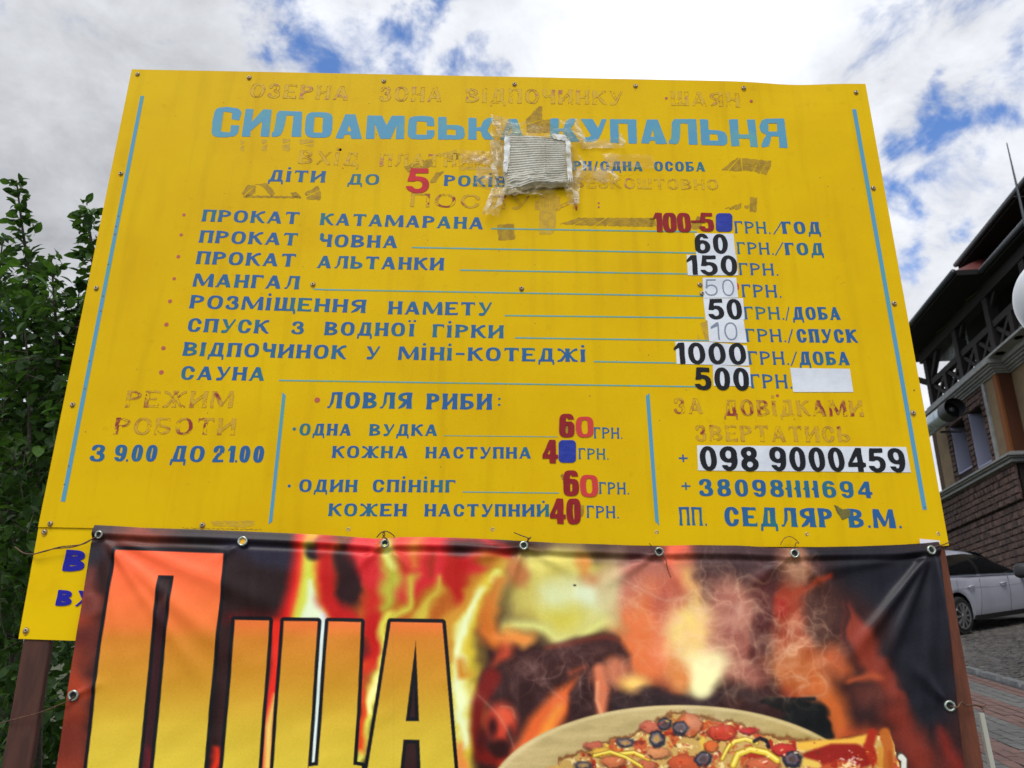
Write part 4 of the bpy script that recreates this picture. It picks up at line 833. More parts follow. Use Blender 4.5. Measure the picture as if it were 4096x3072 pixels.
stroke(I_, [(1110, 660, 30), (1160, 850, 150), (1260, 1020, 160), (1330, 1150, 120)], (110, 46, 34), 34); stroke(I_, [(1100, 600, 20), (1100, 1090, 24)], (46, 24, 24), 16); stroke(I_, [(660, 590, 30), (860, 540, 30), (1010, 480, 34)], (122, 44, 26), 20)
stroke(I_, [(900, 1150, 180), (1000, 1300, 180), (1080, 1430, 170), (1180, 1560, 120)], (160, 82, 40), 50); stroke(I_, [(980, 960, 160), (1050, 1050, 120)], (146, 74, 44), 60); ell(I_, 1230, 1200, 110, 60, (76, 40, 34), 50); stroke(I_, [(1100, 1120, 34), (1330, 1090, 34)], (138, 66, 40), 18); stroke(I_, [(1330, 1000, 60), (1400, 1200, 90)], (106, 46, 36), 34)
stroke(I_, [(1400, 1300, 140), (1500, 1500, 170), (1580, 1659, 180)], (98, 38, 28), 60); stroke(I_, [(1680, 1420, 40), (1740, 1560, 90), (1760, 1659, 100)], (96, 32, 26), 40); ell(I_, 1200, 1480, 130, 110, (138, 58, 34), 60)
stroke(I_, [(600, 1235, 50), (800, 1290, 130), (930, 1400, 130), (980, 1460, 60)], (13, 14, 15), 16, 1.0, False); stroke(I_, [(560, 1240, 30), (880, 1222, 30)], (14, 14, 15), 12, 1.0, False); ell(I_, 800, 1330, 150, 90, (13, 14, 15), 18)
# a faint vertical print seam and streaks
COL += ((fbm(PX*1.0, PYY*.15, 26, 2, 9)-.5)*8)[..., None]
# smoke wisps
def wisp(crop, pts, c=(186, 160, 140), w=5, a=.30, soft=13):
    P = []; n = len(pts)
    for k in range(n-1):
        p0, p1, p2, p3 = pts[max(k-1, 0)], pts[k], pts[k+1], pts[min(k+2, n-1)]
        for q in range(5):
            t = q/5; h = lambda a_, b_, c__, d_: .5*((2*b_)+(-a_+c__)*t+(2*a_-5*b_+4*c__-d_)*t*t+(-a_+3*b_-3*c__+d_)*t**3)
            P.append((h(p0[0], p1[0], p2[0], p3[0]), h(p0[1], p1[1], p2[1], p3[1]), w))
    stroke(crop, P, c, soft, a, False); stroke(crop, [(q[0]+9, q[1]+6, 34) for q in P], c, 42, a*.42, False)
def ridge(sc, seed, pw, sx=1.0, sy=1.0):
    X = PX*sx+(fbm(PX, PYY, 120, 3, seed+5)-.5)*170; Y = PYY*sy+(fbm(PX, PYY, 140, 3, seed+6)-.5)*170
    return (1-np.abs(2*fbm(X, Y, sc, 3, seed, .5)-1))**pw
def region(x, y, rx, ry): return np.clip(1.25-np.hypot((PX-x)/rx, (PYY-y)/ry)*1.1, 0, 1)
R1 = np.maximum.reduce([region(2880, 2500, 330, 330)*.9, region(3150, 2560, 230, 300)*.75, region(2620, 2380, 230, 130)*.55, region(3170, 2280, 120, 110)*.8])
R2 = np.maximum.reduce([region(2250, 2720, 260, 170)*.6, region(2480, 2700, 160, 170)*.6])
puff = np.clip((fbm(PX, PYY, 150, 5, 61, .6)-.42)*2.4, 0, 1)
blend(R1*puff*.40, (184, 126, 96)); blend(R2*puff*.35, (140, 96, 88))
for sc_, sd_, pw_, am in ((150, 62, 14, .50), (90, 66, 12, .34), (210, 70, 22, .45), (60, 75, 9, .18)):
    rg = ridge(sc_, sd_, pw_); blend(np.clip(rg*R1*am, 0, .6), (214, 178, 146)); blend(np.clip(rg*R2*am*.8, 0, .5), (186, 150, 138))
for c_, p in [(I_, [(340, 620), (420, 680), (490, 800), (520, 940), (470, 1000)]), (I_, [(700, 770), (750, 850), (690, 940), (600, 1000), (590, 1060)]), (I_, [(660, 1100), (780, 1080), (850, 1130), (780, 1150)]), (I_, [(910, 1060), (960, 1130), (930, 1200), (780, 1200)]),
              (H_, [(970, 1200), (1090, 1320), (1160, 1440), (1200, 1550)]), (H_, [(1110, 1270), (1180, 1280), (1200, 1350)]), (H_, [(1850, 450), (2000, 530), (2150, 600), (2220, 580)])]: wisp(c_, p)
ell(I_, 760, 400, 60, 90, (140, 104, 80), 50, .5); ell(I_, 340, 760, 120, 150, (140, 90, 80), 90, .6)
sm = np.clip((fbm(PX, PYY, 70, 5, 12, .65)-.45)*2.2, 0, 1)
reg = np.clip(1-np.hypot((PX-2870)/520, (PYY-2480)/260), 0, 1)*.9; blend(sm*reg*.45, (176, 140, 124))
sm2 = np.clip((fbm(PX, PYY, 45, 5, 15, .65)-.5)*2.4, 0, 1); reg = np.clip(1-np.hypot((PX-2400)/330, (PYY-2740)/200), 0, 1); blend(sm2*reg*.5, (150, 110, 100))
# ---- pizza on its board
PZ = (PYY > 2780) & (PX > 1950)
bd = np.hypot((PX-2715)/770, (PYY-3205)/385)-1; m_ = np.clip(.5-bd*385/5, 0, 1)
woodn = fbm(PX*.35+PYY*.3, PYY*1.4, 40, 4, 21)
wood = np.stack([150+40*(woodn-.2)-22*np.clip((PX-2900)/400, 0, 1), 134+36*(woodn-.2)-24*np.clip((PX-2900)/400, 0, 1), 96+34*(woodn-.3)-30*np.clip((PX-2900)/400, 0, 1)], -1)
for i in range(3): COL[..., i] += (wood[..., i]-COL[..., i])*m_
rim = np.exp(-((bd*385+8)/7)**2); blend(rim*.5, (196, 180, 140))
edge = np.interp(PX, [2180, 2330, 2420, 2540, 2640, 2700, 2800, 2960, 3080, 3180, 3250, 3350, 3480, 3560, 3600], [3072, 3010, 2975, 2935, 2880, 2855, 2870, 2905, 2945, 2965, 2975, 2965, 2940, 2930, 3072])
edge = edge+(fbm(PX, PYY, 26, 3, 33)-.5)*34; blend(np.exp(-((PYY-edge+4)/9)**2)*(PX > 2230)*(PX < 3560)*(PYY > 2700)*.75, (96, 52, 26)); pm = np.clip((PYY-edge)/5, 0, 1)*(PX > 2180)*(PX < 3600)
n1, n2, n3 = fbm(PX, PYY, 60, 4, 41, .55), fbm(PX, PYY, 42, 3, 42, .5), fbm(PX, PYY, 26, 3, 43)
ch = np.zeros_like(COL); ch[:] = (168, 138, 82)
for th, src, c in [(.52, n1, (158, 74, 44)), (.60, n2, (136, 44, 30)), (.62, n3, (202, 180, 130)), (.64, n1[::-1], (188, 160, 70))]:
    q = np.clip((src-th)*9, 0, 1)[..., None]; ch = ch*(1-q)+np.array(c)*q
for i in range(3): COL[..., i] += (ch[..., i]-COL[..., i])*pm
FNX = PX+(fbm(PX, PYY, 16, 2, 91)-.5)*13; FNY = PYY+(fbm(PX, PYY, 16, 2, 92)-.5)*13
def E(c_, x, y, rx, ry, c, s_=7, a=1.0, ang=0):
    px, py = c_(x, y); rx, ry = rx*K_, ry*K_; i0 = int(max(0, (px-rx-420)/3700*NXB-60)); i1 = int(min(NXB, (px+rx-180)/3500*NXB+90)); j0 = int(max(0, (py-ry-60-2180)/2.9)); j1 = min(NYB, int((py+ry+60-2100)/2.6))
    X, Y = FNX[j0:j1, i0:i1], FNY[j0:j1, i0:i1]; d = (np.sqrt(((X-px)/rx)**2+((Y-py)/ry)**2)-1)*min(rx, ry); m = np.clip(.5-d/(2*s_*K_), 0, 1)*a; sub = COL[j0:j1, i0:i1]
    for i in range(3): sub[..., i] += (c[i]-sub[..., i])*m
for k in range(110):
    x, y = rng.uniform(2230, 3480), rng.uniform(2870, 3085); q_ = [(150, 62, 40), (196, 160, 96), (96, 34, 24), (214, 198, 150), (176, 96, 52), (60, 40, 30)][k % 6]
    if y > np.interp(x, [2180, 2540, 2700, 3080, 3350, 3560], [3072, 2935, 2870, 2955, 2975, 2940])+14: E(lambda a_, b_: (a_, b_), x, y, rng.uniform(8, 26), rng.uniform(6, 15), q_, 6, .8)
for c_, x, y, rx, ry, c in [(H_, 1700, 1515, 70, 30, (158, 84, 62)), (H_, 2060, 1400, 80, 45, (162, 88, 66)), (H_, 1750, 1560, 80, 36, (182, 140, 60)), (H_, 2100, 1560, 90, 40, (172, 112, 70)), (I_, 90, 1385, 98, 85, (162, 82, 46)), (I_, 300, 1432, 102, 58, (158, 54, 36)), (I_, 690, 1540, 92, 46, (154, 46, 38)),
                            (I_, 60, 1630, 115, 70, (160, 74, 44)), (I_, 555, 1640, 125, 60, (166, 86, 56)), (I_, 230, 1520, 50, 40, (170, 84, 40)), (H_, 1820, 1620, 90, 40, (168, 96, 60)), (H_, 2020, 1640, 80, 40, (160, 88, 60)), (I_, 470, 1420, 60, 20, (150, 40, 36))]:
    rx, ry = rx*.84, ry*.84; c = (c[0]*.95, c[1]*.98, c[2]*1.05); E(c_, x, y+6, rx+5, ry+5, tuple(v*.45 for v in c)); E(c_, x, y, rx, ry, c); E(c_, x-rx*.2, y-ry*.3, rx*.5, ry*.35, tuple(min(255, v*1.22) for v in c), 18, .7)
for c_, x, y, rx, ry in [(H_, 1897, 1495, 62, 32), (H_, 2097, 1475, 54, 58), (H_, 1632, 1645, 60, 26), (I_, 35, 1408, 52, 46), (I_, 180, 1602, 56, 50), (I_, 748, 1606, 64, 54), (I_, -60, 1380, 46, 40)]:
    E(c_, x, y, rx, ry, (38, 36, 44)); E(c_, x-3, y-4, rx*.66, ry*.62, (92, 84, 92)); E(c_, x, y, rx*.42, ry*.42, (150, 118, 70) if c_ is H_ else (70, 58, 60))
wq = lambda c_, p, c, w, s_=6: stroke(c_, [(a, b, w) for a, b in p], c, s_, 1.0, False)
for c_, p, w in [(I_, [(330, 1540), (380, 1490), (450, 1475), (520, 1500)], 22), (I_, [(370, 1640), (400, 1570), (480, 1540), (580, 1560), (650, 1610)], 34), (H_, [(1850, 1570), (1950, 1560), (2040, 1600)], 20), (H_, [(1700, 1580), (1800, 1555), (1900, 1590), (2000, 1650)], 16), (I_, [(300, 1600), (330, 1540), (350, 1510)], 18)]:
    wq(c_, p, (120, 92, 30), w+10); wq(c_, p, (192, 168, 62), w); wq(c_, [(a, b-4) for a, b in p], (220, 204, 120), w*.3, 5)
wq(I_, [(505, 1490), (540, 1470), (580, 1485), (595, 1525)], (30, 26, 30), 24)
# the lifted slice at the right
for p, c, w in [([(800, 1520), (900, 1510), (1100, 1500), (1230, 1470)], (196, 154, 66), 54), ([(880, 1600), (1000, 1560), (1140, 1560), (1200, 1600)], (118, 30, 24), 110), ([(830, 1620), (900, 1640)], (190, 160, 80), 50), ([(1250, 1440), (1230, 1520), (1260, 1600)], (136, 40, 26), 60),
                ([(1330, 1440), (1350, 1520), (1345, 1640)], (150, 84, 36), 70), ([(1300, 1540), (1300, 1640)], (168, 118, 52), 36), ([(1360, 1560), (1370, 1650)], (140, 70, 30), 30)]: wq(I_, p, c, w, 14)
for k in range(26):
    x, y = 1130+rng.normal(0, 34), 1610+rng.normal(0, 26); E(I_, x, y, rng.uniform(3, 9), rng.uniform(2, 6), (206, 186, 176), 5, .8)
for k in range(240):
    x, y = rng.uniform(2230, 3500), rng.uniform(2860, 3075)
    yy = np.interp(x, [2180, 2540, 2700, 3080, 3350, 3560], [3072, 2935, 2860, 2945, 2965, 2930])+12
    if y > yy:
        c = [(206, 188, 140), (232, 222, 196), (120, 34, 26), (170, 70, 40), (74, 40, 26), (150, 46, 30), (190, 150, 70)][k % 7]
        X0, Y0 = x, y; r_ = rng.uniform(1.5, 8); d = np.hypot((WX-X0), (WY-Y0)*1.5)-r_; blend(np.clip(.5-d/5, 0, 1)*.6*(PX > 0), c)
stm = np.clip((fbm(PX, PYY*.6, 80, 4, 55, .6)-.48)*2.6, 0, 1)*np.clip(1-np.hypot((PX-2760)/330, (PYY-2930)/130), 0, 1); blend(stm*.55, (206, 196, 186))
stroke(I_, [(1425, 1580, 50), (1450, 1600, 44), (1452, 1680, 44)], (60, 50, 44), 8, warp=False); stroke(I_, [(1432, 1590, 40), (1450, 1606, 34), (1450, 1680, 34)], (186, 186, 176), 6, warp=False)
# ---- the big letters
def PP(crop, pts): return [crop(*p) for p in pts]
L1 = SUB(f_poly(PP(cG, [(740, 282), (1418, 305), (1400, 560), (1372, 780), (1318, 1300), (1290, 1659), (1240, 2300), (480, 2300), (555, 1659), (640, 880)])), f_poly(PP(cG, [(1005, 442), (1105, 445), (1080, 650), (1045, 900), (975, 1659), (930, 2300), (800, 2300), (880, 1659), (950, 900), (985, 600)])))
L2 = f_poly(PP(cG, [(1488, 724), (1705, 727), (1632, 1659), (1590, 2300), (1350, 2300), (1408, 1659)]))
L3 = U(f_poly(PP(cG, [(1797, 730), (2010, 733), (1950, 1640), (1930, 2300), (1660, 2300), (1728, 1659), (1760, 1200)])), f_poly(PP(cH, [(24, 733), (232, 738), (205, 1300), (182, 1636), (235, 1645), (215, 2300), (-140, 2300), (-100, 1648), (-40, 1640)])))
L4 = SUB(f_poly(PP(cH, [(418, 737), (742, 742), (782, 1200), (820, 1659), (860, 2300), (180, 2300), (272, 1659), (340, 1250)])), f_poly(PP(cH, [(575, 857), (586, 1100), (596, 1362), (512, 1362), (545, 1100)])), f_poly(PP(cH, [(498, 1478), (598, 1480), (606, 1659), (640, 2300), (420, 2300), (478, 1659)])))
i1 = int(NXB*.50); X, Y = PX[:, :i1], PYY[:, :i1]
grad_t = np.clip((Y-2190)/(3072-2190), 0, 1.2)
gc = np.stack([np.interp(grad_t, [0, .1, .35, .42, .62, .8, 1], [204, 206, 190, 170, 164, 172, 176]), np.interp(grad_t, [0, .1, .35, .42, .62, .8, 1], [88, 94, 102, 108, 120, 146, 156]), np.interp(grad_t, [0, .1, .35, .42, .62, .8, 1], [58, 60, 52, 40, 38, 50, 56])], -1)
sub = COL[:, :i1]; aa = 2.6; bw = 15.0
for Lf in (L1, L2, L3, L4):
    d = Lf(X, Y); blk = np.clip(.5-(d-bw)/aa, 0, 1); fil = np.clip(.5-d/aa, 0, 1)
    for i in range(3):
        sub[..., i] += ((14, 15, 20)[i]-sub[..., i])*blk; sub[..., i] += (gc[..., i]-sub[..., i])*fil
# fold crease line of the print sheet and tiny insect
for a, b in [(cH(430, 250), cH(436, 1650))]:
    d = np.abs((PX-a[0])-(PYY-a[1])*(b[0]-a[0])/(b[1]-a[1])); blend(np.clip(1-d/2.2, 0, 1)*.12, (90, 90, 90))
ell(cH, 1577, 506, 9, 6, (30, 26, 20), 4, 1, False)
gmean = COL.mean(-1, keepdims=True); COL = gmean+(COL-gmean)*1.10; COL = (COL-60)*1.04+60
COL += ((rng.random(PX.shape)-.5)*9)[..., None]
COL = np.clip(COL, 3, 250); colb = lin(COL)*(KI*.98)
# ---- cloth shape
DY = np.full(PX.shape, -.014)
def fold(crop, a, b, w, amp, fall=.35, w2=None):
    (ax, ay), (bx, by) = crop(*a), crop(*b); ex, ey = bx-ax, by-ay; L_ = math.hypot(ex, ey)
    t = ((PX-ax)*ex+(PYY-ay)*ey)/L_**2; d = ((PX-ax)*-ey+(PYY-ay)*ex)/L_
    ww = w*(1+np.clip(t, 0, 1.5)*1.6); env = 1/(1+np.exp(-(t-.02)/.05))*1/(1+np.exp((t-1)/(fall*.35)))
    return -amp*np.exp(-(d/ww)**2)*env
for a, b, w, am in [((690, 250), (1420, 900), 16, .0105), ((670, 230), (1250, 1050), 12, .007), ((720, 210), (1700, 620), 15, .008), ((650, 240), (760, 900), 11, .006), ((560, 560), (620, 700), 14, .005)]: DY += fold(cG, a, b, w*1.3, am*.55)
for a, b, w, am in [((1600, 310), (1150, 900), 12, .013), ((1610, 320), (1330, 1000), 12, .010), ((1625, 320), (1620, 1000), 12, .009), ((1560, 290), (900, 420), 12, .007), ((1700, 1230), (1500, 1000), 12, .006), ((1640, 300), (1760, 1000), 9, .006)]: DY += fold(cI, a, b, w*1.15, am*.8)
for c_, a, b, w, am in [(cH, (1252, 257), (900, 330), 12, .006), (cH, (1252, 257), (1150, 560), 10, .005), (cH, (1252, 257), (1560, 420), 12, .005), (cH, (2107, 298), (1800, 480), 12, .006), (cH, (2107, 298), (2300, 560), 12, .005), (cI, (757, 308), (500, 480), 12, .006), (cI, (757, 308), (960, 520), 12, .005),
                        (cH, (377, 243), (200, 400), 10, .004), (cH, (377, 243), (560, 420), 10, .004), (cG, (1537, 228), (1350, 360), 10, .003), (cG, (477, 1200), (640, 1120), 9, .003)]: DY += fold(c_, a, b, w, am)
hem = (PYY-topy[None, :])
DY += -.004*np.exp(-((hem-34)/13)**2)+.003*np.exp(-((hem-58)/12)**2)+.004*np.clip(1-hem/16, 0, 1)
DY += (fbm(PX, PYY*.6, 520, 3, 77)-.5)*.016*np.clip(hem/160, 0, 1)+(fbm(PX+PYY*.8, PYY-PX*.3, 160, 2, 78)-.5)*.0035*np.clip(hem/100, 0, 1)
DY = np.minimum(DY, -.0055)
# rays from the photo grid onto the plane just in front of the board
ru = (PX-PW/2)/FPX; rv = -(PYY-PH/2)/FPX
DX = _r.x*ru+_u.x*rv+_f.x; DYv = _r.y*ru+_u.y*rv+_f.y; DZ = _r.z*ru+_u.z*rv+_f.z; tt = (0-.012-CAM.y)/DYv
VB = np.stack([CAM.x+DX*tt, DY, CAM.z+DZ*tt], -1).reshape(-1, 3)
ii, jj = np.meshgrid(np.arange(NXB-1), np.arange(NYB-1)); a_ = (jj*NXB+ii).ravel(); FB = np.stack([a_, a_+NXB, a_+NXB+1, a_+1], -1)
M_ban = mat('printed_vinyl', (.5, .5, .5, 1), .38, attr='Col', spec=.22, bump=.06, bscale=700)
bo = mesh_np('banner_sheet', VB, FB, M_ban, banner, smooth=True, col=colb.reshape(-1, 3))
M_white2 = mat('banner_back_white', rgb(176, 174, 180, KI), .5)
quad([cI(1545, 213), cI(1672, 224), cI(1668, 250), cI(1545, 243)], 'folded_corner', M_white2, banner, y=-.006)
# grommets
M_grom = mat('grommet_metal', rgb(150, 158, 150, KI), .3, metal=.75, var=rgb(106, 112, 106, KI), scale=180)
gro = lathe('grommet', [(.0125, 0), (.0122, -.0018), (.0108, -.0030), (.0088, -.0030), (.0074, -.0020), (.0068, .0005)], 24, M_grom)
M_gh = {'y': mat('yellow_through_hole', rgb(190, 140, 20, KI), .6), 'k': M_hole, 'g': mat('dark_green_through_hole', rgb(24, 40, 14), .8)}
GR = [(cG(637, 190), 'k', .9), (cG(1537, 228), 'y', 1.1), (cG(477, 1200), 'k', 1.1), (cH(377, 243), 'g', .95), (cH(1252, 257), 'g', .98), (cH(2107, 298), 'k', 1.0), (cI(757, 308), 'k', 1.0), (cI(1617, 287), 'k', 1.02), (cI(1740, 1265), 'k', 1.12)]
hole2 = {k: lathe('grommet_hole', [(.0074, 0), (.0001, .0002)], 20, v) for k, v in M_gh.items()}
for p, k, s_ in GR:
    u_ = int(np.argmin(np.abs(PX[int(np.clip((p[1]-2110)/2.9, 0, NYB-1))]-p[0]))); v_ = int(np.argmin(np.abs(PYY[:, u_]-p[1]))); w = Vector(VB.reshape(NYB, NXB, 3)[v_, u_])
    o = bpy.data.objects.new('grommet', gro); link(o, banner); s2 = s_*.80; o.scale = (s2, 1, s2); o.location = Vector((w.x, w.y-.0016, w.z))-banner.location
    o.rotation_euler = (rng.uniform(-.1, .1), 0, rng.uniform(-.15, .15))
    h_ = bpy.data.objects.new('grommet_hole', hole2[k]); link(h_, o)
# ---- rusty tie wires
M_wire = mat('rusty_wire', rgb(58, 40, 30, KI), .7, var=rgb(84, 54, 34, KI), scale=90)
M_wireb = mat('dark_wire', rgb(34, 30, 28, KI), .6)
def wire(crop, pts, lab, r_=.0011, mt=M_wireb, ys=-.024, extra=()):
    def curve(pts):
        P = []
        n = len(pts)
        for k in range(n-1):
            p0, p1, p2, p3 = pts[max(k-1, 0)], pts[k], pts[k+1], pts[min(k+2, n-1)]
            for q in range(6):
                t = q/6; h = lambda a, b, c, d: .5*((2*b)+(-a+c)*t+(2*a-5*b+4*c-d)*t*t+(-a+3*b-3*c+d)*t**3)
                P.append(tuple(h(p0[i], p1[i], p2[i], p3[i]) for i in range(3)))
        P.append(pts[-1]); return P
    mb = MB()
    for pp in (pts,)+tuple(extra):
        pp = [(p[0], p[1], p[2] if len(p) > 2 else ys) for p in pp]
        V = []
        for x, y, yy in curve(pp): v = S(*crop(x, y), yy); V.append(v)
        mb.tube(V, r_, 6)
    o = mb.build('tie_wire', mt, None, smooth=True); tag(o, lab, 'tie wire', 'wires tying the banner to the board'); return o
wire(cG, [(640, 190, -.012), (600, 202, -.024), (520, 245, -.016), (380, 262, -.012), (290, 288, -.008), (212, 306, -.006), (150, 300, .02), (95, 262, .06)], 'long brown wire from the top left banner eyelet across the yellow corner', .0013, M_wire, extra=([(600, 202, -.02), (480, 258, -.014), (330, 276, -.01), (205, 310, -.006)],))
wire(cG, [(480, 1203, -.010), (430, 1235, -.022), (300, 1290, -.02), (220, 1318, -.006), (60, 1360, .0), (-30, 1385, .02)], 'brown wire from the left side eyelet round the dark left post', .0011, M_wire, extra=([(470, 1206, -.02), (400, 1250, -.02), (240, 1312, -.004)],))
wire(cH, [(388, 240, -.012), (392, 215, -.026), (370, 195, -.02), (368, 170, -.016), (385, 163, -.016), (415, 175, -.014), (440, 197, -.012)], 'dark wire knotted like a bow above the third eyelet', .0012, extra=([(375, 163), (350, 175), (327, 203)], [(372, 165), (378, 185), (362, 205)]))
wire(cH, [(1262, 250, -.012), (1278, 225, -.026), (1280, 205, -.02), (1240, 190, -.016), (1195, 171, -.014)], 'dark wire with one long straight end above the fourth eyelet', .0012, extra=([(1275, 240), (1285, 220), (1303, 198)], [(1280, 205), (1300, 208)]))
wire(cH, [(2050, 240, -.008), (2080, 270, -.026), (2110, 298, -.028), (2150, 335, -.03), (2165, 400, -.03), (2186, 455, -.03)], 'thin dark wire hanging in a tail from the fifth eyelet', .0008)
wire(cI, [(672, 250, -.008), (700, 205, -.012), (740, 198, -.014), (780, 225, -.012), (788, 240, -.02), (770, 238, -.026), (760, 300, -.012)], 'thin brown wire loop above the sixth eyelet', .0008, M_wire)
wire(cI, [(1620, 290, -.012), (1650, 262, -.022), (1700, 248, -.01), (1745, 232, -.004), (1775, 245, .02)], 'brown wire from the top right eyelet over the corner of the board', .0011, M_wire)
wire(cI, [(1740, 1265, -.012), (1790, 1275, -.02), (1815, 1245, -.012), (1850, 1265, -.006), (1890, 1260, -.006), (1935, 1270, -.012), (1960, 1305, -.02)], 'brown wire from the right side eyelet twisted round the rust brown post', .0016, M_wire, extra=([(1900, 1258, -.01), (1955, 1268, -.02), (1970, 1258, -.02)],))

# ================================================================== GROUND
GX, GY = .069, .121
def gz(x, y): return GX*x+GY*(y-CAM.y)
def ground_pt(px, py, dz=0.0):
    d = ray(px, py); t = (CAM.z-dz-GX*CAM.x)/(GX*d.x+GY*d.y-d.z)
    return CAM+d*t
M_soil = mat('soil_and_grass', (.050, .062, .022, 1), .95, var=(.085, .072, .045, 1), scale=.9, detail=9, lo=.46, hi=.62, bump=.6, bscale=8)
gv = []; gf = []; NG = 60; ext = 420.0
def gpos(i, j):
    u, v = (i/NG*2-1), (j/NG*2-1); x, y = ext*u*abs(u)**1.4, ext*v*abs(v)**1.4
    r_ = math.hypot(x, y); z = gz(x, y) if r_ < 40 else (GX*x+GY*y)*(40/r_)+.21
    return x, y, z-.06+(.0 if r_ < 30 else .8*mnoise.noise(Vector((x*.02, y*.02, 0))))
for j in range(NG+1):
    for i in range(NG+1): gv.append(gpos(i, j))
for j in range(NG):
    for i in range(NG): a = j*(NG+1)+i; gf.append((a, a+1, a+NG+2, a+NG+1))
tag(mesh_np('ground', gv, gf, M_soil, None, smooth=True), kind='structure')
# ================================================================== THE LEAFY SHRUB ON THE LEFT
def leaf_mat(name, c, v, tr=.35):
    M = mat(name, c, .5, var=v, scale=25, spec=.35, obj_rand=.25); nt = M.node_tree; N = nt.nodes; L = nt.links; b = N['Principled BSDF']
    t = N.new('ShaderNodeBsdfTranslucent'); mx = N.new('ShaderNodeMixShader'); mx.inputs[0].default_value = tr
    src = b.inputs['Base Color'].links[0].from_socket; gm = N.new('ShaderNodeMix'); gm.data_type = 'RGBA'; gm.blend_type = 'MULTIPLY'; gm.inputs[0].default_value = 1; L.new(src, gm.inputs[6]); gm.inputs[7].default_value = (1.3, 1.5, .6, 1)
    L.new(gm.outputs[2], t.inputs[0]); L.new(b.outputs[0], mx.inputs[1]); L.new(t.outputs[0], mx.inputs[2]); L.new(mx.outputs[0], N['Material Output'].inputs[0]); return M
M_leaf = leaf_mat('leaf_green', (.090, .175, .036, 1), (.055, .118, .028, 1))
M_leaf2 = leaf_mat('leaf_deep_green', (.034, .074, .020, 1), (.055, .115, .034, 1))
M_bark = mat('grey_brown_bark', (.09, .07, .055, 1), .9, var=(.05, .04, .032, 1), scale=60, bump=.5, bscale=150)
def leaf_shape(wd, curl, fold):
    prof = [(0, .02), (.12, .45), (.32, .92), (.55, 1.0), (.76, .72), (.91, .34), (1.0, .0)]
    V = []; F = []
    for i, (t, w) in enumerate(prof):
        z = -curl*t*t; V += [(t, -w*wd, z+fold*w+.015*math.sin(i*2.1)), (t, 0, z), (t, w*wd, z+fold*w-.015*math.sin(i*1.7))]
    for i in range(len(prof)-1):
        a = i*3; F += [(a, a+1, a+4, a+3), (a+1, a+2, a+5, a+4)]
    k = len(V); V += [(-.22, -.012, 0), (-.22, .012, 0)]; F.append((k, k+1, 1, 0))
    return np.array(V), F
LS = [leaf_shape(.27, .22, .07), leaf_shape(.31, .10, .12), leaf_shape(.24, .38, .05), leaf_shape(.29, .3, .1)]
leaf_me = []
for k, (V, F) in enumerate(LS):
    for m_ in (M_leaf, M_leaf2):
        me = bpy.data.meshes.new('leaf'); me.from_pydata([tuple(v) for v in V], [], F); me.materials.append(m_); me.polygons.foreach_set('use_smooth', np.ones(len(F), bool)); me.update(); leaf_me.append(me)
def basis(d, upj):
    d = Vector(d).normalized(); s_ = d.cross(Vector((0, 0, 1))); s_ = s_.normalized() if s_.length > .01 else Vector((1, 0, 0)); u_ = s_.cross(d)
    s2 = s_*math.cos(upj)+u_*math.sin(upj); u2 = s2.cross(d)
    return Matrix((d, s2, u2)).transposed()
def spline(pts, n=8):
    P = []; 
    for k in range(len(pts)-1):
        p0, p1, p2, p3 = [Vector(pts[max(0, min(len(pts)-1, q))]) for q in (k-1, k, k+1, k+2)]
        for q in range(n):
            t = q/n; P.append(.5*((2*p1)+(-p0+p2)*t+(2*p0-5*p1+4*p2-p3)*t*t+(-p0+3*p1-3*p2+p3)*t**3))
    P.append(Vector(pts[-1])); return P
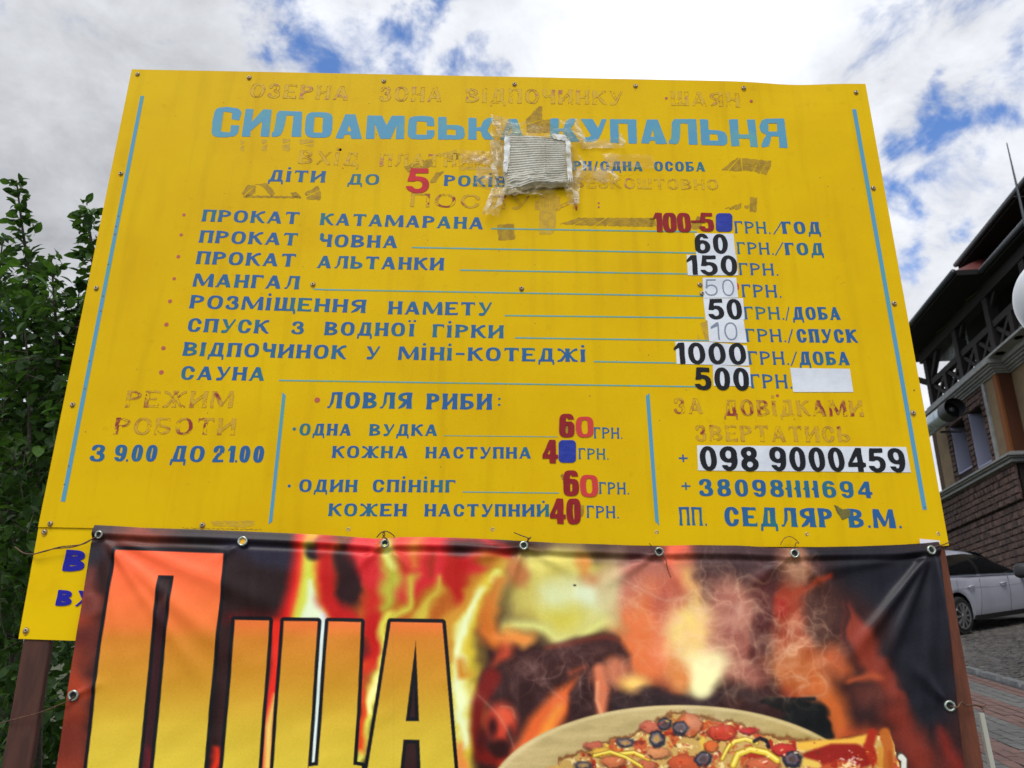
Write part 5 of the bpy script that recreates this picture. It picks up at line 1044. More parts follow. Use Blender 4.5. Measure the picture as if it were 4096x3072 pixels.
def shrub(name, label, base, shoots, clusters, n_obj, size, group=None, ymax=None):
    root = empty(name, base, label, 'shrub', group); LV = []
    tr = MB()
    for s_ in shoots:
        pts = spline(s_['pts']); n = len(pts); r0 = s_.get('r', .012)
        mb = MB(); mb.tube(pts, [r0*(1-.8*i/n) for i in range(n)], 6); mb.build('branch', M_bark, root, smooth=True)
        k = 0; acc = 0; sp = s_.get('sp', .045); st = s_.get('start', .15)
        for i in range(1, n):
            seg = (pts[i]-pts[i-1]).length; acc += seg
            if i/n < st: acc = 0; continue
            while acc > sp:
                acc -= sp; k += 1; ang = k*2.4; t = (pts[i]-pts[i-1]).normalized(); sd_ = t.cross(Vector((.3, 1, .1))).normalized(); s2 = t.cross(sd_)
                out = (sd_*math.cos(ang)+s2*math.sin(ang)); L_ = s_.get('tw', .05)*(1.25-i/n)*rng.uniform(.3, 1.2)
                tip = pts[i]+out*L_+Vector((0, 0, L_*.4))
                if L_ > .03: tr.tube([pts[i], tip], [.0018, .001], 4, cap=False)
                for q in range(int(s_.get('nl', 2))+(1 if rng.random() < .4 else 0)):
                    d = out*rng.uniform(.5, 1)+t*rng.uniform(0, .7)+Vector(rng.normal(0, .4, 3))+Vector((0, 0, -.15))
                    LV.append((tip+Vector(rng.normal(0, .010, 3)), d, size*s_.get('ls', 1)*rng.uniform(.65, 1.2)*(1-.35*(i/n)**3)))
    for c, ax, nl in clusters:
        for q in range(nl):
            d = Vector(ax)+Vector(rng.normal(0, .6, 3)); LV.append((c+Vector(rng.normal(0, size*.6, 3)), d, size*rng.uniform(.5, 1.4)))
        tr.tube([c-Vector(ax)*.06, c+Vector(ax)*.06], [.0022, .0014], 4, cap=False)
    if tr.v: tag(tr.build('twigs', M_bark, root), kind='stuff')
    def key(l):
        v = l[0]-CAM; z = v.dot(_f); x = v.dot(_r)/z*FPX+2048; y = 1536-v.dot(_u)/z*FPX
        vis = (-30 < x < 470 and 600 < y < 3100 and x < 540-(y-277)*.205+0) 
        return (0 if vis else 1, z/l[2])
    LV.sort(key=key)
    for i, (p, d, s_) in enumerate(LV[:n_obj]):
        o = bpy.data.objects.new('leaf', leaf_me[i % len(leaf_me)]); link(o, root); M = basis(d, rng.normal(0, .5)).to_4x4(); M.translation = p-root.location; o.matrix_local = M@Matrix.Scale(s_, 4)
    rest = LV[n_obj:]
    if rest:
        V = []; F = []; nb = 0
        for i, (p, d, s_) in enumerate(rest):
            lv, lf = LS[i % 4]; B = np.array(basis(d, rng.normal(0, .5))); V.append(lv@B.T*s_+np.array(p)); F += [tuple(nb+q for q in f) for f in lf]; nb += len(lv)
        V = np.concatenate(V); o = mesh_np('foliage', V, F, M_leaf2 if n_obj else M_leaf2, root, smooth=True); o.data.materials.append(M_leaf)
        mi = np.repeat(rng.integers(0, 2, len(rest)), len(LS[0][1])); o.data.polygons.foreach_set('material_index', mi.astype(np.int32)); tag(o, kind='stuff')
    return root
def D_(px, py, t): return atdepth(px, py, t)
b0 = Vector((-2.9, 3.0, gz(-2.9, 3.0)))
def down(px, py, t, z=None): 
    p = D_(px, py, t); return p
sh = []
for pts, r_, sp, tw, nl, ls in [
    ([(150, 3400, 4.6), (170, 2200, 4.5), (165, 1500, 4.3), (125, 1150, 4.2), (88, 900, 4.2), (66, 722, 4.2)], .016, .013, .05, 2, 1.15),
    ([(60, 3300, 4.2), (40, 2100, 4.2), (20, 1500, 4.2), (-5, 1200, 4.2), (10, 960, 4.2)], .014, .018, .07, 3, 1.1),
    ([(330, 3200, 4.4), (370, 2000, 4.3), (360, 1400, 4.2), (372, 1050, 4.1), (345, 870, 4.1), (322, 828, 4.1)], .015, .013, .07, 3, 1.2),
    ([(220, 2400, 4.0), (230, 1500, 4.0), (215, 1180, 4.0), (205, 1030, 4.0)], .012, .018, .08, 3, 1.1),
    ([(280, 2200, 4.1), (300, 1500, 4.1), (310, 1250, 4.1), (318, 1150, 4.1)], .010, .034, .07, 3, .95),
    ([(120, 1900, 3.7), (110, 1450, 3.8), (90, 1250, 3.9)], .009, .034, .08, 3, 1.0),
    ([(-150, 3200, 4.5), (-170, 1900, 4.4), (-150, 1100, 4.3), (-170, 800, 4.3)], .014, .035, .08, 3, 1.0)]:
    sh.append(dict(pts=[D_(*p) for p in pts], r=r_, sp=sp, tw=tw, nl=nl, ls=ls, start=.2))
cl = []
ytop = lambda x: np.interp(x, [-400, -150, 0, 60, 130, 200, 260, 310, 380, 700], [900, 900, 1030, 1090, 1010, 1060, 1190, 1300, 1100, 900])
n_c = 0
while n_c < 1350:
    x, y = (rng.uniform(-60, 420) if rng.random() < .7 else rng.uniform(-400, 620)), rng.uniform(1000, 3500)
    if y < ytop(x)+20 or (y < 1500 and rng.random() < (1500-y)/700) or x > 500-(y-277)*.205+150: continue
    gap = math.exp(-(((x-190)/70)**2+((y-1370)/45)**2))+.8*math.exp(-(((x-30)/60)**2+((y-1360)/90)**2))+.45*math.exp(-(((x-60)/60)**2+((y-1640)/60)**2))
    if rng.random() < gap*1.1: continue
    cl.append((D_(x, y, rng.uniform(3.6, 5.2)), Vector(rng.normal(0, .6, 3))+Vector((0, -.3, .3)), int(rng.integers(4, 8)))); n_c += 1
shrub('leafy_shrub', 'tall dark green leafy shrub rising behind the left edge of the yellow board', b0, sh, cl, 300, .068)
cl2 = []
while len(cl2) < 1000:
    x, y = (rng.uniform(-200, 420) if rng.random() < .6 else rng.uniform(-650, 700)), rng.uniform(1560, 3700)
    if y < 1500+60*math.sin(x*.02)+(0 if x < 600 else 420): continue
    if math.exp(-(((x-60)/90)**2+((y-1640)/90)**2)) > rng.random(): continue
    cl2.append((D_(x, y, rng.uniform(5.6, 8.0)), Vector(rng.normal(0, .6, 3))+Vector((0, -.3, .3)), int(rng.integers(7, 12))))
shrub('background_shrub', 'dense darker bush behind the leafy shrub, seen low between post and banner', Vector((-3.5, 5, gz(-3.5, 5))), [dict(pts=[D_(x0_, 3700, t_), D_(x0_+30, 2500, t_), D_(x0_-20+10*k_, 1650+40*(k_ % 3), t_)], r=.02, sp=.07, tw=.25, nl=3, start=.1) for k_, (x0_, t_) in enumerate([(100, 7), (-450, 6.5), (-200, 6), (320, 6.4), (560, 7.2), (0, 7.6), (430, 6), (-560, 7.4)])], cl2, 0, .11)

# ================================================================== ROAD, PAVEMENT
def z1c(x, y): return (3600+x*.3014, 1000+y*.3014)
def z2c(x, y): return (3600+x*.3014, 1400+y*.3014)
def z3c(x, y): return (3700+x*.3014, 1800+y*.3014)
def z4c(x, y): return (3760+x*.3014, 2150+y*.3014)
def z5c(x, y): return (3800+x*.3014, 2572+y*.3014)
M_asph = mat('road_bed', (.045, .043, .040, 1), .9, var=(.03, .028, .026, 1), scale=6, bump=.4, bscale=30)
M_cob = mat('cobble_stone', (.055, .052, .050, 1), .75, var=(.085, .074, .064, 1), scale=9, bump=.5, bscale=50, obj_rand=.35)
M_pred = mat('red_paving', rgb(116, 86, 78, .75), .85, var=rgb(98, 78, 72, .75), scale=14, bump=.4, bscale=60, obj_rand=.18)
M_pgrey = mat('grey_paving', rgb(104, 102, 98, .75), .85, var=rgb(90, 90, 88, .75), scale=14, bump=.4, bscale=60, obj_rand=.18)
M_kerb = mat('kerb_concrete', rgb(116, 118, 118, .8), .85, var=rgb(96, 98, 98, .8), scale=10, bump=.3, bscale=60)
k0, k1 = ground_pt(*z5c(300, 410)), ground_pt(*z5c(982, 612))
kd = Vector((k1.x-k0.x, k1.y-k0.y, 0)).normalized(); kn = Vector((kd.y, -kd.x, 0))          # kn points toward the camera side (pavement)
if (CAM-k0).dot(kn) < 0: kn = -kn
def gp(a, b, dz=0.0):           # a along the kerb, b toward the camera
    p = Vector((k0.x, k0.y, 0))+kd*a+kn*b; return Vector((p.x, p.y, gz(p.x, p.y)+dz))
def slab(name, a0, a1, b0_, b1, dz, mt, n=6):
    V = []; F = []
    for j in range(n+1):
        for i in range(n+1): V.append(gp(a0+(a1-a0)*i/n, b0_+(b1-b0_)*j/n, dz))
    for j in range(n):
        for i in range(n): q = j*(n+1)+i; F.append((q, q+1, q+n+2, q+n+1))
    return tag(mesh_np(name, V, F, mt), kind='structure')
road = slab('road', -9, 14, -14, -.06, -.02, M_asph); pav = slab('pavement', -6, 8, .06, 4.5, -.012, M_asph)
kb = MB()
def proj(v): v = v-CAM; z = v.dot(_f); return (v.dot(_r)/z*FPX+2048, 1536-v.dot(_u)/z*FPX)
def stone_me(name, L_, W__, H_, mt, jit, seed, top=.8):
    r_ = random.Random(seed); V = []
    for z, k in ((-.03, 1.0), (H_*.55, .98), (H_, top)):
        for sx, sy in ((-1, -1), (1, -1), (1, 1), (-1, 1)): V.append((sx*L_/2*k+r_.uniform(-jit, jit), sy*W__/2*k+r_.uniform(-jit, jit), z+r_.uniform(-jit, jit)*.4))
    F = [(0, 1, 5, 4), (1, 2, 6, 5), (2, 3, 7, 6), (3, 0, 4, 7), (4, 5, 9, 8), (5, 6, 10, 9), (6, 7, 11, 10), (7, 4, 8, 11), (8, 9, 10, 11)]
    me = bpy.data.meshes.new(name); me.from_pydata(V, [], F); me.materials.append(mt); me.update(); return me
gN = Vector((-GX, -GY, 1)).normalized()
def frame_on(dirv):
    x = (dirv-gN*dirv.dot(gN)).normalized(); y = gN.cross(x); return Matrix((x, y, gN)).transposed().to_4x4()
FRK = frame_on(kd)
kme = [stone_me('kerb_stone', .48, .11, .10, M_kerb, .003, s_) for s_ in range(3)]
for i in range(-6, 14):
    p = gp(i*.5, 0); o = bpy.data.objects.new('kerb_stone', kme[i % 3]); link(o); o.parent = pav; M = FRK.copy(); M.translation = p-gN*.03; o.matrix_local = M
# pavers: bands of red and grey across the walk
left_y = [430, 560, 720, 935, 1220, 1560, 1800]; bb = []
for y in left_y:
    x = 300+(y-390)*.195; g = ground_pt(*z5c(x+60, y)); bb.append((g-Vector((k0.x, k0.y, g.z))).dot(kn))
bb[0] = .06
pm_ = {0: [stone_me('paving_brick', .195, .095, .022, M_pred, .003, s_, .95) for s_ in range(4)], 1: [stone_me('paving_brick', .195, .095, .022, M_pgrey, .003, 9+s_, .95) for s_ in range(4)]}
cnt = 0; cand = []
b_ = .12; rowi = 0
while b_ < 4.4:
    band = int(np.searchsorted(bb, b_)); colr = 0 if band in (1, 3, 5) else 1
    for i in range(-28, 36):
        a_ = i*.2+(.1 if rowi % 2 else 0); p = gp(a_, b_); q = proj(p)
        if p.y > .35: cand.append((0 if q[0] < 4110 and q[1] < 3090 else 1, p, colr))
    b_ += .1; rowi += 1
cand.sort(key=lambda c: (c[0], (c[1]-CAM).length))
for k, (v_, p, colr) in enumerate(cand[:300]):
    o = bpy.data.objects.new('paving_brick', pm_[colr][k % 4]); link(o); o.parent = pav; M = FRK.copy(); M = M@Matrix.Rotation(rng.normal(0, .02), 4, 'Z'); M.translation = p-gN*(.008+rng.uniform(0, .006)); o.matrix_local = M
for colr in (0, 1):
    mb = MB()
    for v_, p, c_ in cand[300:]:
        if c_ != colr: continue
        me = pm_[colr][0]; M = FRK.copy(); M.translation = p-gN*(.008+rng.uniform(0, .006)); mb.add([M@v.co for v in me.vertices], [tuple(f.vertices) for f in me.polygons])
    if mb.v: tag(mb.build('distant_paving', (M_pred, M_pgrey)[colr], pav), kind='stuff')
# cobbles
cme = [stone_me('cobblestone', .105, .10, .035, M_cob, .012, 30+s_, .72) for s_ in range(6)]
cand = []
for j in range(1, 110):
    for i in range(-60, 90):
        a_, b_ = i*.115+(.057 if j % 2 else 0)+rng.uniform(-.01, .01), -(.02+j*.112)+rng.uniform(-.01, .01)
        p = gp(a_, b_); q = proj(p)
        if (p-CAM).length < 26 and p.y > 3 and q[0] > 2600: cand.append((0 if 3860 < q[0] < 4110 else (1 if 3500 < q[0] < 5200 else 2), p))
cand.sort(key=lambda c: (c[0], (c[1]-CAM).length))
for k, (v_, p) in enumerate(cand[:300]):
    o = bpy.data.objects.new('cobblestone', cme[k % 6]); link(o); o.parent = road; M = FRK@Matrix.Rotation(rng.uniform(-.3, .3)+(k % 4)*math.pi/2, 4, 'Z'); M.translation = p-gN*(.016+rng.uniform(0, .01)); o.matrix_local = M
mb = MB()
for k, (v_, p) in enumerate(cand[300:9000]):
    me = cme[k % 6]; M = FRK@Matrix.Rotation(rng.uniform(-.3, .3), 4, 'Z'); M.translation = p-gN*(.016+rng.uniform(0, .01)); mb.add([M@v.co for v in me.vertices], [tuple(f.vertices) for f in me.polygons])
tag(mb.build('far_cobbles', M_cob, road), kind='stuff')

# ================================================================== THE BUILDING
AZ = R(7.66); dW = Vector((math.sin(AZ), math.cos(AZ), 0)); nW = Vector((-math.cos(AZ), math.sin(AZ), 0)); P0 = CAM+Vector((13.6, 26, 0))
def wz(p): q = p-P0; return (q.dot(dW), q.z+CAM.z)
def Wq(pt, out=0.0): return wz(onplane(pt[0], pt[1], P0+nW*out, nW))
def B3(w, out, z): p = P0+dW*w+nW*out; return Vector((p.x, p.y, z))
tower = empty('restaurant_tower', B3(-2, -2, gz(13, 22)), 'stone and stucco tower house with dark timber terrace and broad dark roofs on the right', 'building')
def bx(name, w0, w1, o0, o1, z0, z1, mt, par=None, bev=0): 
    mb = MB(); mb.hexa([B3(w0, o0, z0), B3(w1, o0, z0), B3(w1, o1, z0), B3(w0, o1, z0), B3(w0, o0, z1), B3(w1, o0, z1), B3(w1, o1, z1), B3(w0, o1, z1)]); return mb.build(name, mt, par or tower, bevel=bev)
kb_ = .58
M_tan = mat('tan_stucco', rgb(104, 88, 64, kb_*2.6), .9, var=rgb(96, 80, 60, kb_*2.6), scale=3, bump=.2, bscale=40)
M_or = mat('orange_stucco', rgb(104, 60, 24, kb_*2.4), .9, bump=.2, bscale=40); M_dor = mat('dark_orange_stucco', rgb(74, 38, 16, kb_*2), .9, bump=.2, bscale=40); M_brn = mat('brown_stucco', rgb(66, 46, 26, kb_*2), .9)
M_st = mat('wall_stone', rgb(84, 64, 56, kb_*2.1), .9, var=rgb(66, 54, 50, kb_*2.1), scale=5, bump=.7, bscale=22, obj_rand=.3)
M_mort = mat('mortar', rgb(40, 30, 28, kb_*1.9), .95)
M_corn = mat('pale_cornice', rgb(112, 112, 110, kb_*3), .8, var=rgb(100, 102, 100, kb_*3), scale=5); M_rev = mat('white_reveal', rgb(108, 110, 128, kb_*4), .8)
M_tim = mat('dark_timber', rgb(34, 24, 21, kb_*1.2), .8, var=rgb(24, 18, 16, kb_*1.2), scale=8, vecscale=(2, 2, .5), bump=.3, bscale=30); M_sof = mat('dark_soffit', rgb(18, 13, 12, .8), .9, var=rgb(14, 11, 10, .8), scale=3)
M_rroof = mat('red_roof_sheet', rgb(84, 30, 24, kb_*2), .6); M_gut = mat('gutter_metal', rgb(70, 76, 80, kb_*1.6), .45, metal=.3); M_wfr = mat('window_frame_brown', rgb(60, 28, 20, kb_*2), .6); M_gl = mat('window_glass', (.02, .025, .03, 1), .06, spec=.8)
M_pgw = mat('pale_green_wall', rgb(120, 126, 104, kb_*1.9), .9, var=rgb(108, 116, 94, kb_*1.9), scale=4)
wc, _ = Wq(z2c(1500, 1400)); wc2, zc_up = Wq(z2c(1265, 150)); wc = (wc+wc2)/2
wf, _ = Wq(z2c(415, 1080)); zU0 = Wq(z2c(1480, 290))[1]; 
zUt = Wq(z2c(1265, 150))[1]; zUb = Wq(z2c(1300, 300))[1]; zLt = Wq(z2c(1520, 1340))[1]; zLb = Wq(z3c(1205, 165))[1]; zbase = gz(13, 20)-.5
stp = (onplane(*z2c(1440, 140), P0+dW*wc, dW)-onplane(*z2c(1265, 150), P0+dW*wc, dW)).dot(-nW); stp = max(.35, min(1.2, stp))
print('BLD', dict(wc=wc, wc2=wc2, wf=wf, zUt=zUt, zUb=zUb, zLt=zLt, zLb=zLb, stp=stp, zbase=zbase))
DEP = -7.0
bx('stone_base_wall', wc, wf+4, -.06, DEP, zbase, zLb+.02, M_mort); bx('stone_base_wall', wc-9, wc-.002, -stp-.06, DEP, zbase, zLb+.02, M_mort)
W_at = lambda x, y: Wq(z2c(x, y))[0]
wB = [wf, W_at(475, 1100), W_at(612, 1100), W_at(1145, 700), W_at(1180, 700), W_at(1310, 700), wc]
# upper storey, with the window openings left free
bx('stucco_wall', wB[1], wf, 0, DEP, zLt, zUb, M_brn); bx('stucco_wall', wB[2], wB[1]-.002, 0, DEP, zLt, zUb, M_tan)
bx('trim_strip', wB[4], wB[3], .05, -.3, zLt, zUb, M_corn); bx('stucco_wall', wB[5], wB[4]-.002, 0, DEP, zLt, zUb, M_tan); bx('corner_pilaster', wc+.003, wB[5]-.002, .04, -.3, zLt, zUb, M_or)
bx('end_wall', wc, wc+.3, -.02, DEP, zLt, zUb, M_dor); bx('stucco_wall', wc-9, wc-.003, -stp, DEP, zLt, zUb, M_tan)
win = []
for tl, tr, bl in [((660, 1035), (852, 985), (768, 1640)), ((893, 852), (1085, 795), (1030, 1585))]:
    w0, z0 = Wq(z2c(*tl)); w1 = W_at(*tr); zb_ = Wq(z2c(*bl))[1]; win.append((w1, w0, max(zb_, zLt+.12), z0))
wl = sorted(win)
zs = zLt
edges_ = [wB[3]] + [e for w in wl for e in (w[0], w[1])] + [wB[2]]
for a, b in zip(edges_[::2], edges_[1::2]): bx('stone_panel_backing', a+.002, b-.002, -.05, -1.2, zLt, zUb, M_mort)
for (a, b, c, d) in wl:
    bx('stone_panel_backing', a, b, -.05, -1.2, d, zUb, M_mort); bx('stone_panel_backing', a, b, -.05, -1.2, zLt, c, M_mort)
    r_ = bx('window', a+.01, b-.01, -.42, -.5, c, d, M_wfr)
    bx('window_pane', a+.12, b-.12, -.40, -.418, c+.1, d-.1, M_gl, r_); bx('window_reveal', b-.03, b+.0, -.02, -.415, c, d, M_rev, r_); bx('window_reveal', a, b, -.02, -.41, c-.04, c+.0, M_rev, r_)
    bx('window_mullion', (a+b)/2-.03, (a+b)/2+.03, -.385, -.42, c+.05, d-.05, M_wfr, r_)
# cornices as stepped mouldings
def cornice(zt, zb, prof):
    n = len(prof)
    for k, (o_, t0, t1) in enumerate(prof):
        za, zz = zt+(zb-zt)*t0, zt+(zb-zt)*t1
        bx('cornice', wc-o_, wf+(.4 if zt > 8 else 4.0), o_, DEP+.1, zz, za-.002, M_corn); bx('cornice', wc-9, wc-o_-.003, o_-stp, DEP+.1, zz, za-.002, M_corn)
cornice(zUt, zUb, [(.34, 0, .42), (.26, .42, .56), (.20, .56, .72), (.12, .72, .86), (.06, .86, 1.0)]); cornice(zLt, zLb, [(.10, 0, .2), (.20, .2, .38), (.28, .38, .52), (.2, .52, .66), (.12, .66, .86), (.16, .86, 1.0)])
# stones
sm_ = []
for s_ in range(8):
    r2 = random.Random(s_); V = []
    for o_, k in ((-.02, 1.0), (.5, .97), (1.0, .80)):
        for sx, sy in ((-1, -1), (1, -1), (1, 1), (-1, 1)): V.append(((sx*k+r2.uniform(-.1, .1))*.5, (sy*k+r2.uniform(-.12, .12))*.5, o_+r2.uniform(-.25, .25)*(k < .9)))
    me = bpy.data.meshes.new('wall_stone'); me.from_pydata(V, [], [(0, 1, 5, 4), (1, 2, 6, 5), (2, 3, 7, 6), (3, 0, 4, 7), (4, 5, 9, 8), (5, 6, 10, 9), (6, 7, 11, 10), (7, 4, 8, 11), (8, 9, 10, 11)]); me.materials.append(M_st); me.update(); sm_.append(me)
RW = Matrix((dW, Vector((0, 0, 1)), nW)).transposed().to_4x4()
zled = Wq(z3c(760, 905))[1]; cand = []
def stones(w0, w1, z0, z1, outf, rh=.15):
    z = z0; r_ = 0
    while z < z1-.03:
        h = min(rh*rng.uniform(.85, 1.2), z1-z); w = w0
        if z1-z-h < .05: h = z1-z
        while w < w1-.02:
            l = rng.uniform(.14, .30); l = min(l, w1-w); l = w1-w if w1-w-l < .06 else l
            p = B3(w+l/2, outf(z+h/2), z+h/2); q = proj(p); vis = 3740 < q[0] < 4110 and 1400 < q[1] < 2330; cand.append((0 if vis else 1, (p-CAM).length, p, l, h)); w += l
        z += h; r_ += 1
stones(wc, min(wf+2.5, wc+11), zled-2.6, zled, lambda z: -.075, .17); stones(wc, min(wf+2.5, wc+11), zled+.03, zLb-.01, lambda z: -.005, .17)
for a, b in zip(edges_[::2], edges_[1::2]): stones(a, b, zLt+.02, zUb-.01, lambda z: -.06)
for (a, b, c, d) in wl: stones(a, b, d+.01, zUb-.01, lambda z: -.06)
cand.sort(key=lambda c: (c[0], c[1]))
for k, (v_, d_, p, l, h) in enumerate(cand[:300]):
    o = bpy.data.objects.new('wall_stone', sm_[k % 8]); link(o, tower); M = RW.copy(); M.translation = p-tower.location; o.matrix_local = M@Matrix.Diagonal((l-.012, h-.012, .07, 1))
mb = MB()
for k, (v_, d_, p, l, h) in enumerate(cand[300:]):
    me = sm_[k % 8]; M = RW.copy(); M.translation = p; M = M@Matrix.Diagonal((l-.012, h-.012, .07, 1)); mb.add([M@v.co for v in me.vertices], [tuple(f.vertices) for f in me.polygons])
if mb.v: tag(mb.build('stonework', M_st, tower), kind='stuff')
print('stones', len(cand))
# terrace of dark timber above the upper cornice
o_t = .12; Wt = lambda x, y, c=z2c: Wq(c(x, y), o_t)
wA, zA = Wt(430, 440); wBm, zBm = Wt(830, 90); zrail = (zA+zBm)/2; wC_ = Wt(1290, 1200, z1c)[0]
e1 = Wq(z1c(740, 270), 1.15); e1b = Wq(z1c(130, 1010), 1.15); o1 = 1.15; ze1 = (e1[1]+e1b[1])/2; we1n = e1[0]; we1f = max(e1b[0]+1.5, wA+1)
o2 = o1-(onplane(*z1c(1090, 255), P0+dW*we1n, dW)-onplane(*z1c(740, 270), P0+dW*we1n, dW)).dot(-nW)
ze2 = Wq(z1c(1100, 265), o2)[1]
print('ROOF', dict(zrail=zrail, wA=wA, wBm=wBm, wC=wC_, e1=e1, e1b=e1b, o2=o2, ze2=ze2, zUt=zUt))
zs1 = ze1-.12
bx_t = lambda n, a, b, w=.2, h=.2: MB().bar(a, b, w, h).build(n, M_tim, tower, bevel=.012)
posts = [wA, wBm, wC_, wC_-(wBm-wC_) if abs(wBm-wC_) > .3 else wC_-1.5, wC_-2*(wBm-wC_)]
for w in posts: bx('timber_post', w-.13, w+.13, o_t-.13, o_t+.13, zUt, zs1, M_tim, bev=.015)
for (a, b) in zip(posts[:-1], posts[1:]):
    lo, hi = min(a, b), max(a, b); mid = (lo+hi)/2
    bx('hand_rail', lo, hi, o_t-.09, o_t+.09, zrail-.09, zrail+.09, M_tim)
    bx('rail_post', mid-.10, mid+.10, o_t-.1, o_t+.1, zUt, zrail-.09, M_tim)
    for (u, v) in ((lo, mid), (mid, hi)):
        bx_t('cross_brace', B3(u+.08, o_t, zUt+.03), B3(v-.08, o_t, zrail-.05), .10, .12); bx_t('cross_brace', B3(v-.08, o_t+.01, zUt+.03), B3(u+.08, o_t+.01, zrail-.05), .10, .12)
bx('wall_plate', wC_-6, wA+.3, o_t-.16, o_t+.16, zs1-.35, zs1, M_tim)
bx_t('corner_brace', B3(wA, o_t, zrail+.0), B3(wA+1.6, o_t+.9, zs1), .16, .18); bx_t('corner_brace', B3(wA, o_t, zs1-1.1), B3(wA-1.1, o_t, zs1-.1), .14, .16)
for w in posts[1:4]: bx_t('roof_bracket', B3(w, o_t, zs1-.7), B3(w-.8, o_t, zs1-.05), .10, .12)
# inner walls and clear film of the terrace
bx('inner_wall', wC_-8, (wA+wBm)/2, -1.6, -1.7, zUt, zs1, M_pgw); bx('terrace_floor', wC_-8, wA+.3, .3, DEP, zUt, zUt+.06, M_corn)
fm = mat('clear_plastic_film', (.8, .85, .85, 1), .25, spec=.8, alpha=.22)
V = []; F = []; 
for i in range(25):
    w = wA+(wBm-wA)*i/24
    for j in range(2): V.append(B3(w, o_t-.25+.05*math.sin(i*1.9)+.03*math.sin(i*4.3), zrail+(.0 if j == 0 else 1.6)))
for i in range(24): F.append((2*i, 2*i+2, 2*i+3, 2*i+1))
mesh_np('plastic_curtain', V, F, fm, tower, smooth=True)
# roofs: flat dark eaves underneath, red slopes above
def roof(w0, w1, o_e, z, o_b, pitch, mt_top, name='roof', hip=True, th=.14):
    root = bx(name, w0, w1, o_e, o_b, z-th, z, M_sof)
    h = (o_e-o_b)/2*pitch; mb = MB(); wi = (o_e-o_b)/2 if hip else 0; om = (o_e+o_b)/2; z = z+.012
    if hip: mb.add([B3(w0+.02, o_e-.02, z), B3(w1-.02, o_e-.02, z), B3(w1-.02, o_b+.02, z), B3(w0+.02, o_b+.02, z), B3(w0+wi, om, z+h), B3(max(w1-wi, w0+wi+.1), om, z+h)], [(0, 1, 5, 4), (1, 2, 5), (2, 3, 4, 5), (3, 0, 4)])
    mb.build('roof_slope', mt_top, root)
    mb = MB(); mb.tube([B3(w0, o_e+.06, z-.04), B3(w1, o_e+.06, z-.04)], .07, 8); mb.build('gutter', M_gut, root, smooth=True)
    return root
ob1 = (onplane(*z2c(600, 215), Vector((0, 0, zs1)), Vector((0, 0, 1)))-P0).dot(nW); ob1 = max(-9, min(-3.0, ob1))
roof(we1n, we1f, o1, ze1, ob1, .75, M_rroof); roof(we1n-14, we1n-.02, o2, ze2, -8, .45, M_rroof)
for (x, y, s_) in [(1015, 620, .3), (900, 790, .3), (630, 1050, .34), (500, 1230, .25)]:
    p = onplane(*z1c(x, y), Vector((0, 0, ze1-.2)), Vector((0, 0, 1))); q = p-P0; mb = MB(); mb.box(p, dW*s_+nW*s_*.2, nW*s_*.5-dW*s_*.3, (0, 0, .02)); mb.build('pale_soffit_panel', mat('olive_panel', rgb(44, 40, 16, 1.2), .9), tower)
# upper roof with its pointed eave, gable light and aerial
o3 = .25; t1 = Wq(z1c(765, 190), o3); t2 = Wq((3965, 868), o3); ze3 = t1[1]
print('UP', t1, t2, ze3, ze1)
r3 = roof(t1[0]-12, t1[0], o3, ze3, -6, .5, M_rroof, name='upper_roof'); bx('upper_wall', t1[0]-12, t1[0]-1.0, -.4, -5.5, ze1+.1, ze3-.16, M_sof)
MB().bar(B3(t1[0]-2.2, -.38, ze1+1.0), B3(t1[0]-3.2, -.38, ze1+1.0), .06, .8).build('upper_window', M_gl, tower)
m0, m1 = Wq((4068, 755), .6), Wq((4027, 572), .6); mm = Wq((4045, 650), .6)
mb = MB(); pb_ = B3(m0[0], .6, m0[1]-1.0); pt_ = B3(m1[0], .6, m1[1]); mb.tube([pb_, pb_.lerp(pt_, .45), pt_], [.035, .025, .012], 6)
mb.bar(pb_.lerp(pt_, .35)-Vector((.12, 0, 0)), pb_.lerp(pt_, .35)+Vector((.12, 0, 0)), .02, .02); tag(mb.build('roof_aerial', M_gut, None), 'thin metal aerial mast on the ridge of the dark upper roof', 'aerial')
# vent pipe of bright sheet metal by the terrace corner
pa, pb2 = onplane(*z2c(460, 960), P0+nW*.75, nW), onplane(*z2c(635, 830), P0+nW*.75, nW); L_ = (pb2-pa); ax = L_.normalized()
vent = empty('vent_pipe', pa, 'shiny round metal duct with a black open end under the terrace corner', 'vent pipe')
rp = .25
MB().tube([pa-ax*1.6, pb2], rp, 28, cap=False).build('duct', mat('zinc_duct', rgb(150, 160, 165, 1.5), .32, metal=.7, var=rgb(110, 125, 130, 1.5), scale=5), vent, smooth=True)
MB().tube([pb2-ax*.02, pb2+ax*.5], rp*1.1, 28, cap=False).build('end_hood', mat('black_sheet', (.012, .014, .015, 1), .5), vent, smooth=True)
MB().tube([pb2+ax*.1, pb2+ax*.13], rp*1.0, 28).build('end_plate', MATS['black_sheet'], vent, smooth=True); MB().tube([pb2+ax*.13, pb2+ax*.3], rp*.3, 16).build('motor_hub', M_gut, vent, smooth=True)
MB().bar(pa+Vector((0, 0, -.3))-nW*.1, pa-nW*.7+Vector((0, 0, -.3)), .06, .06).build('wall_bracket', M_gut, vent)

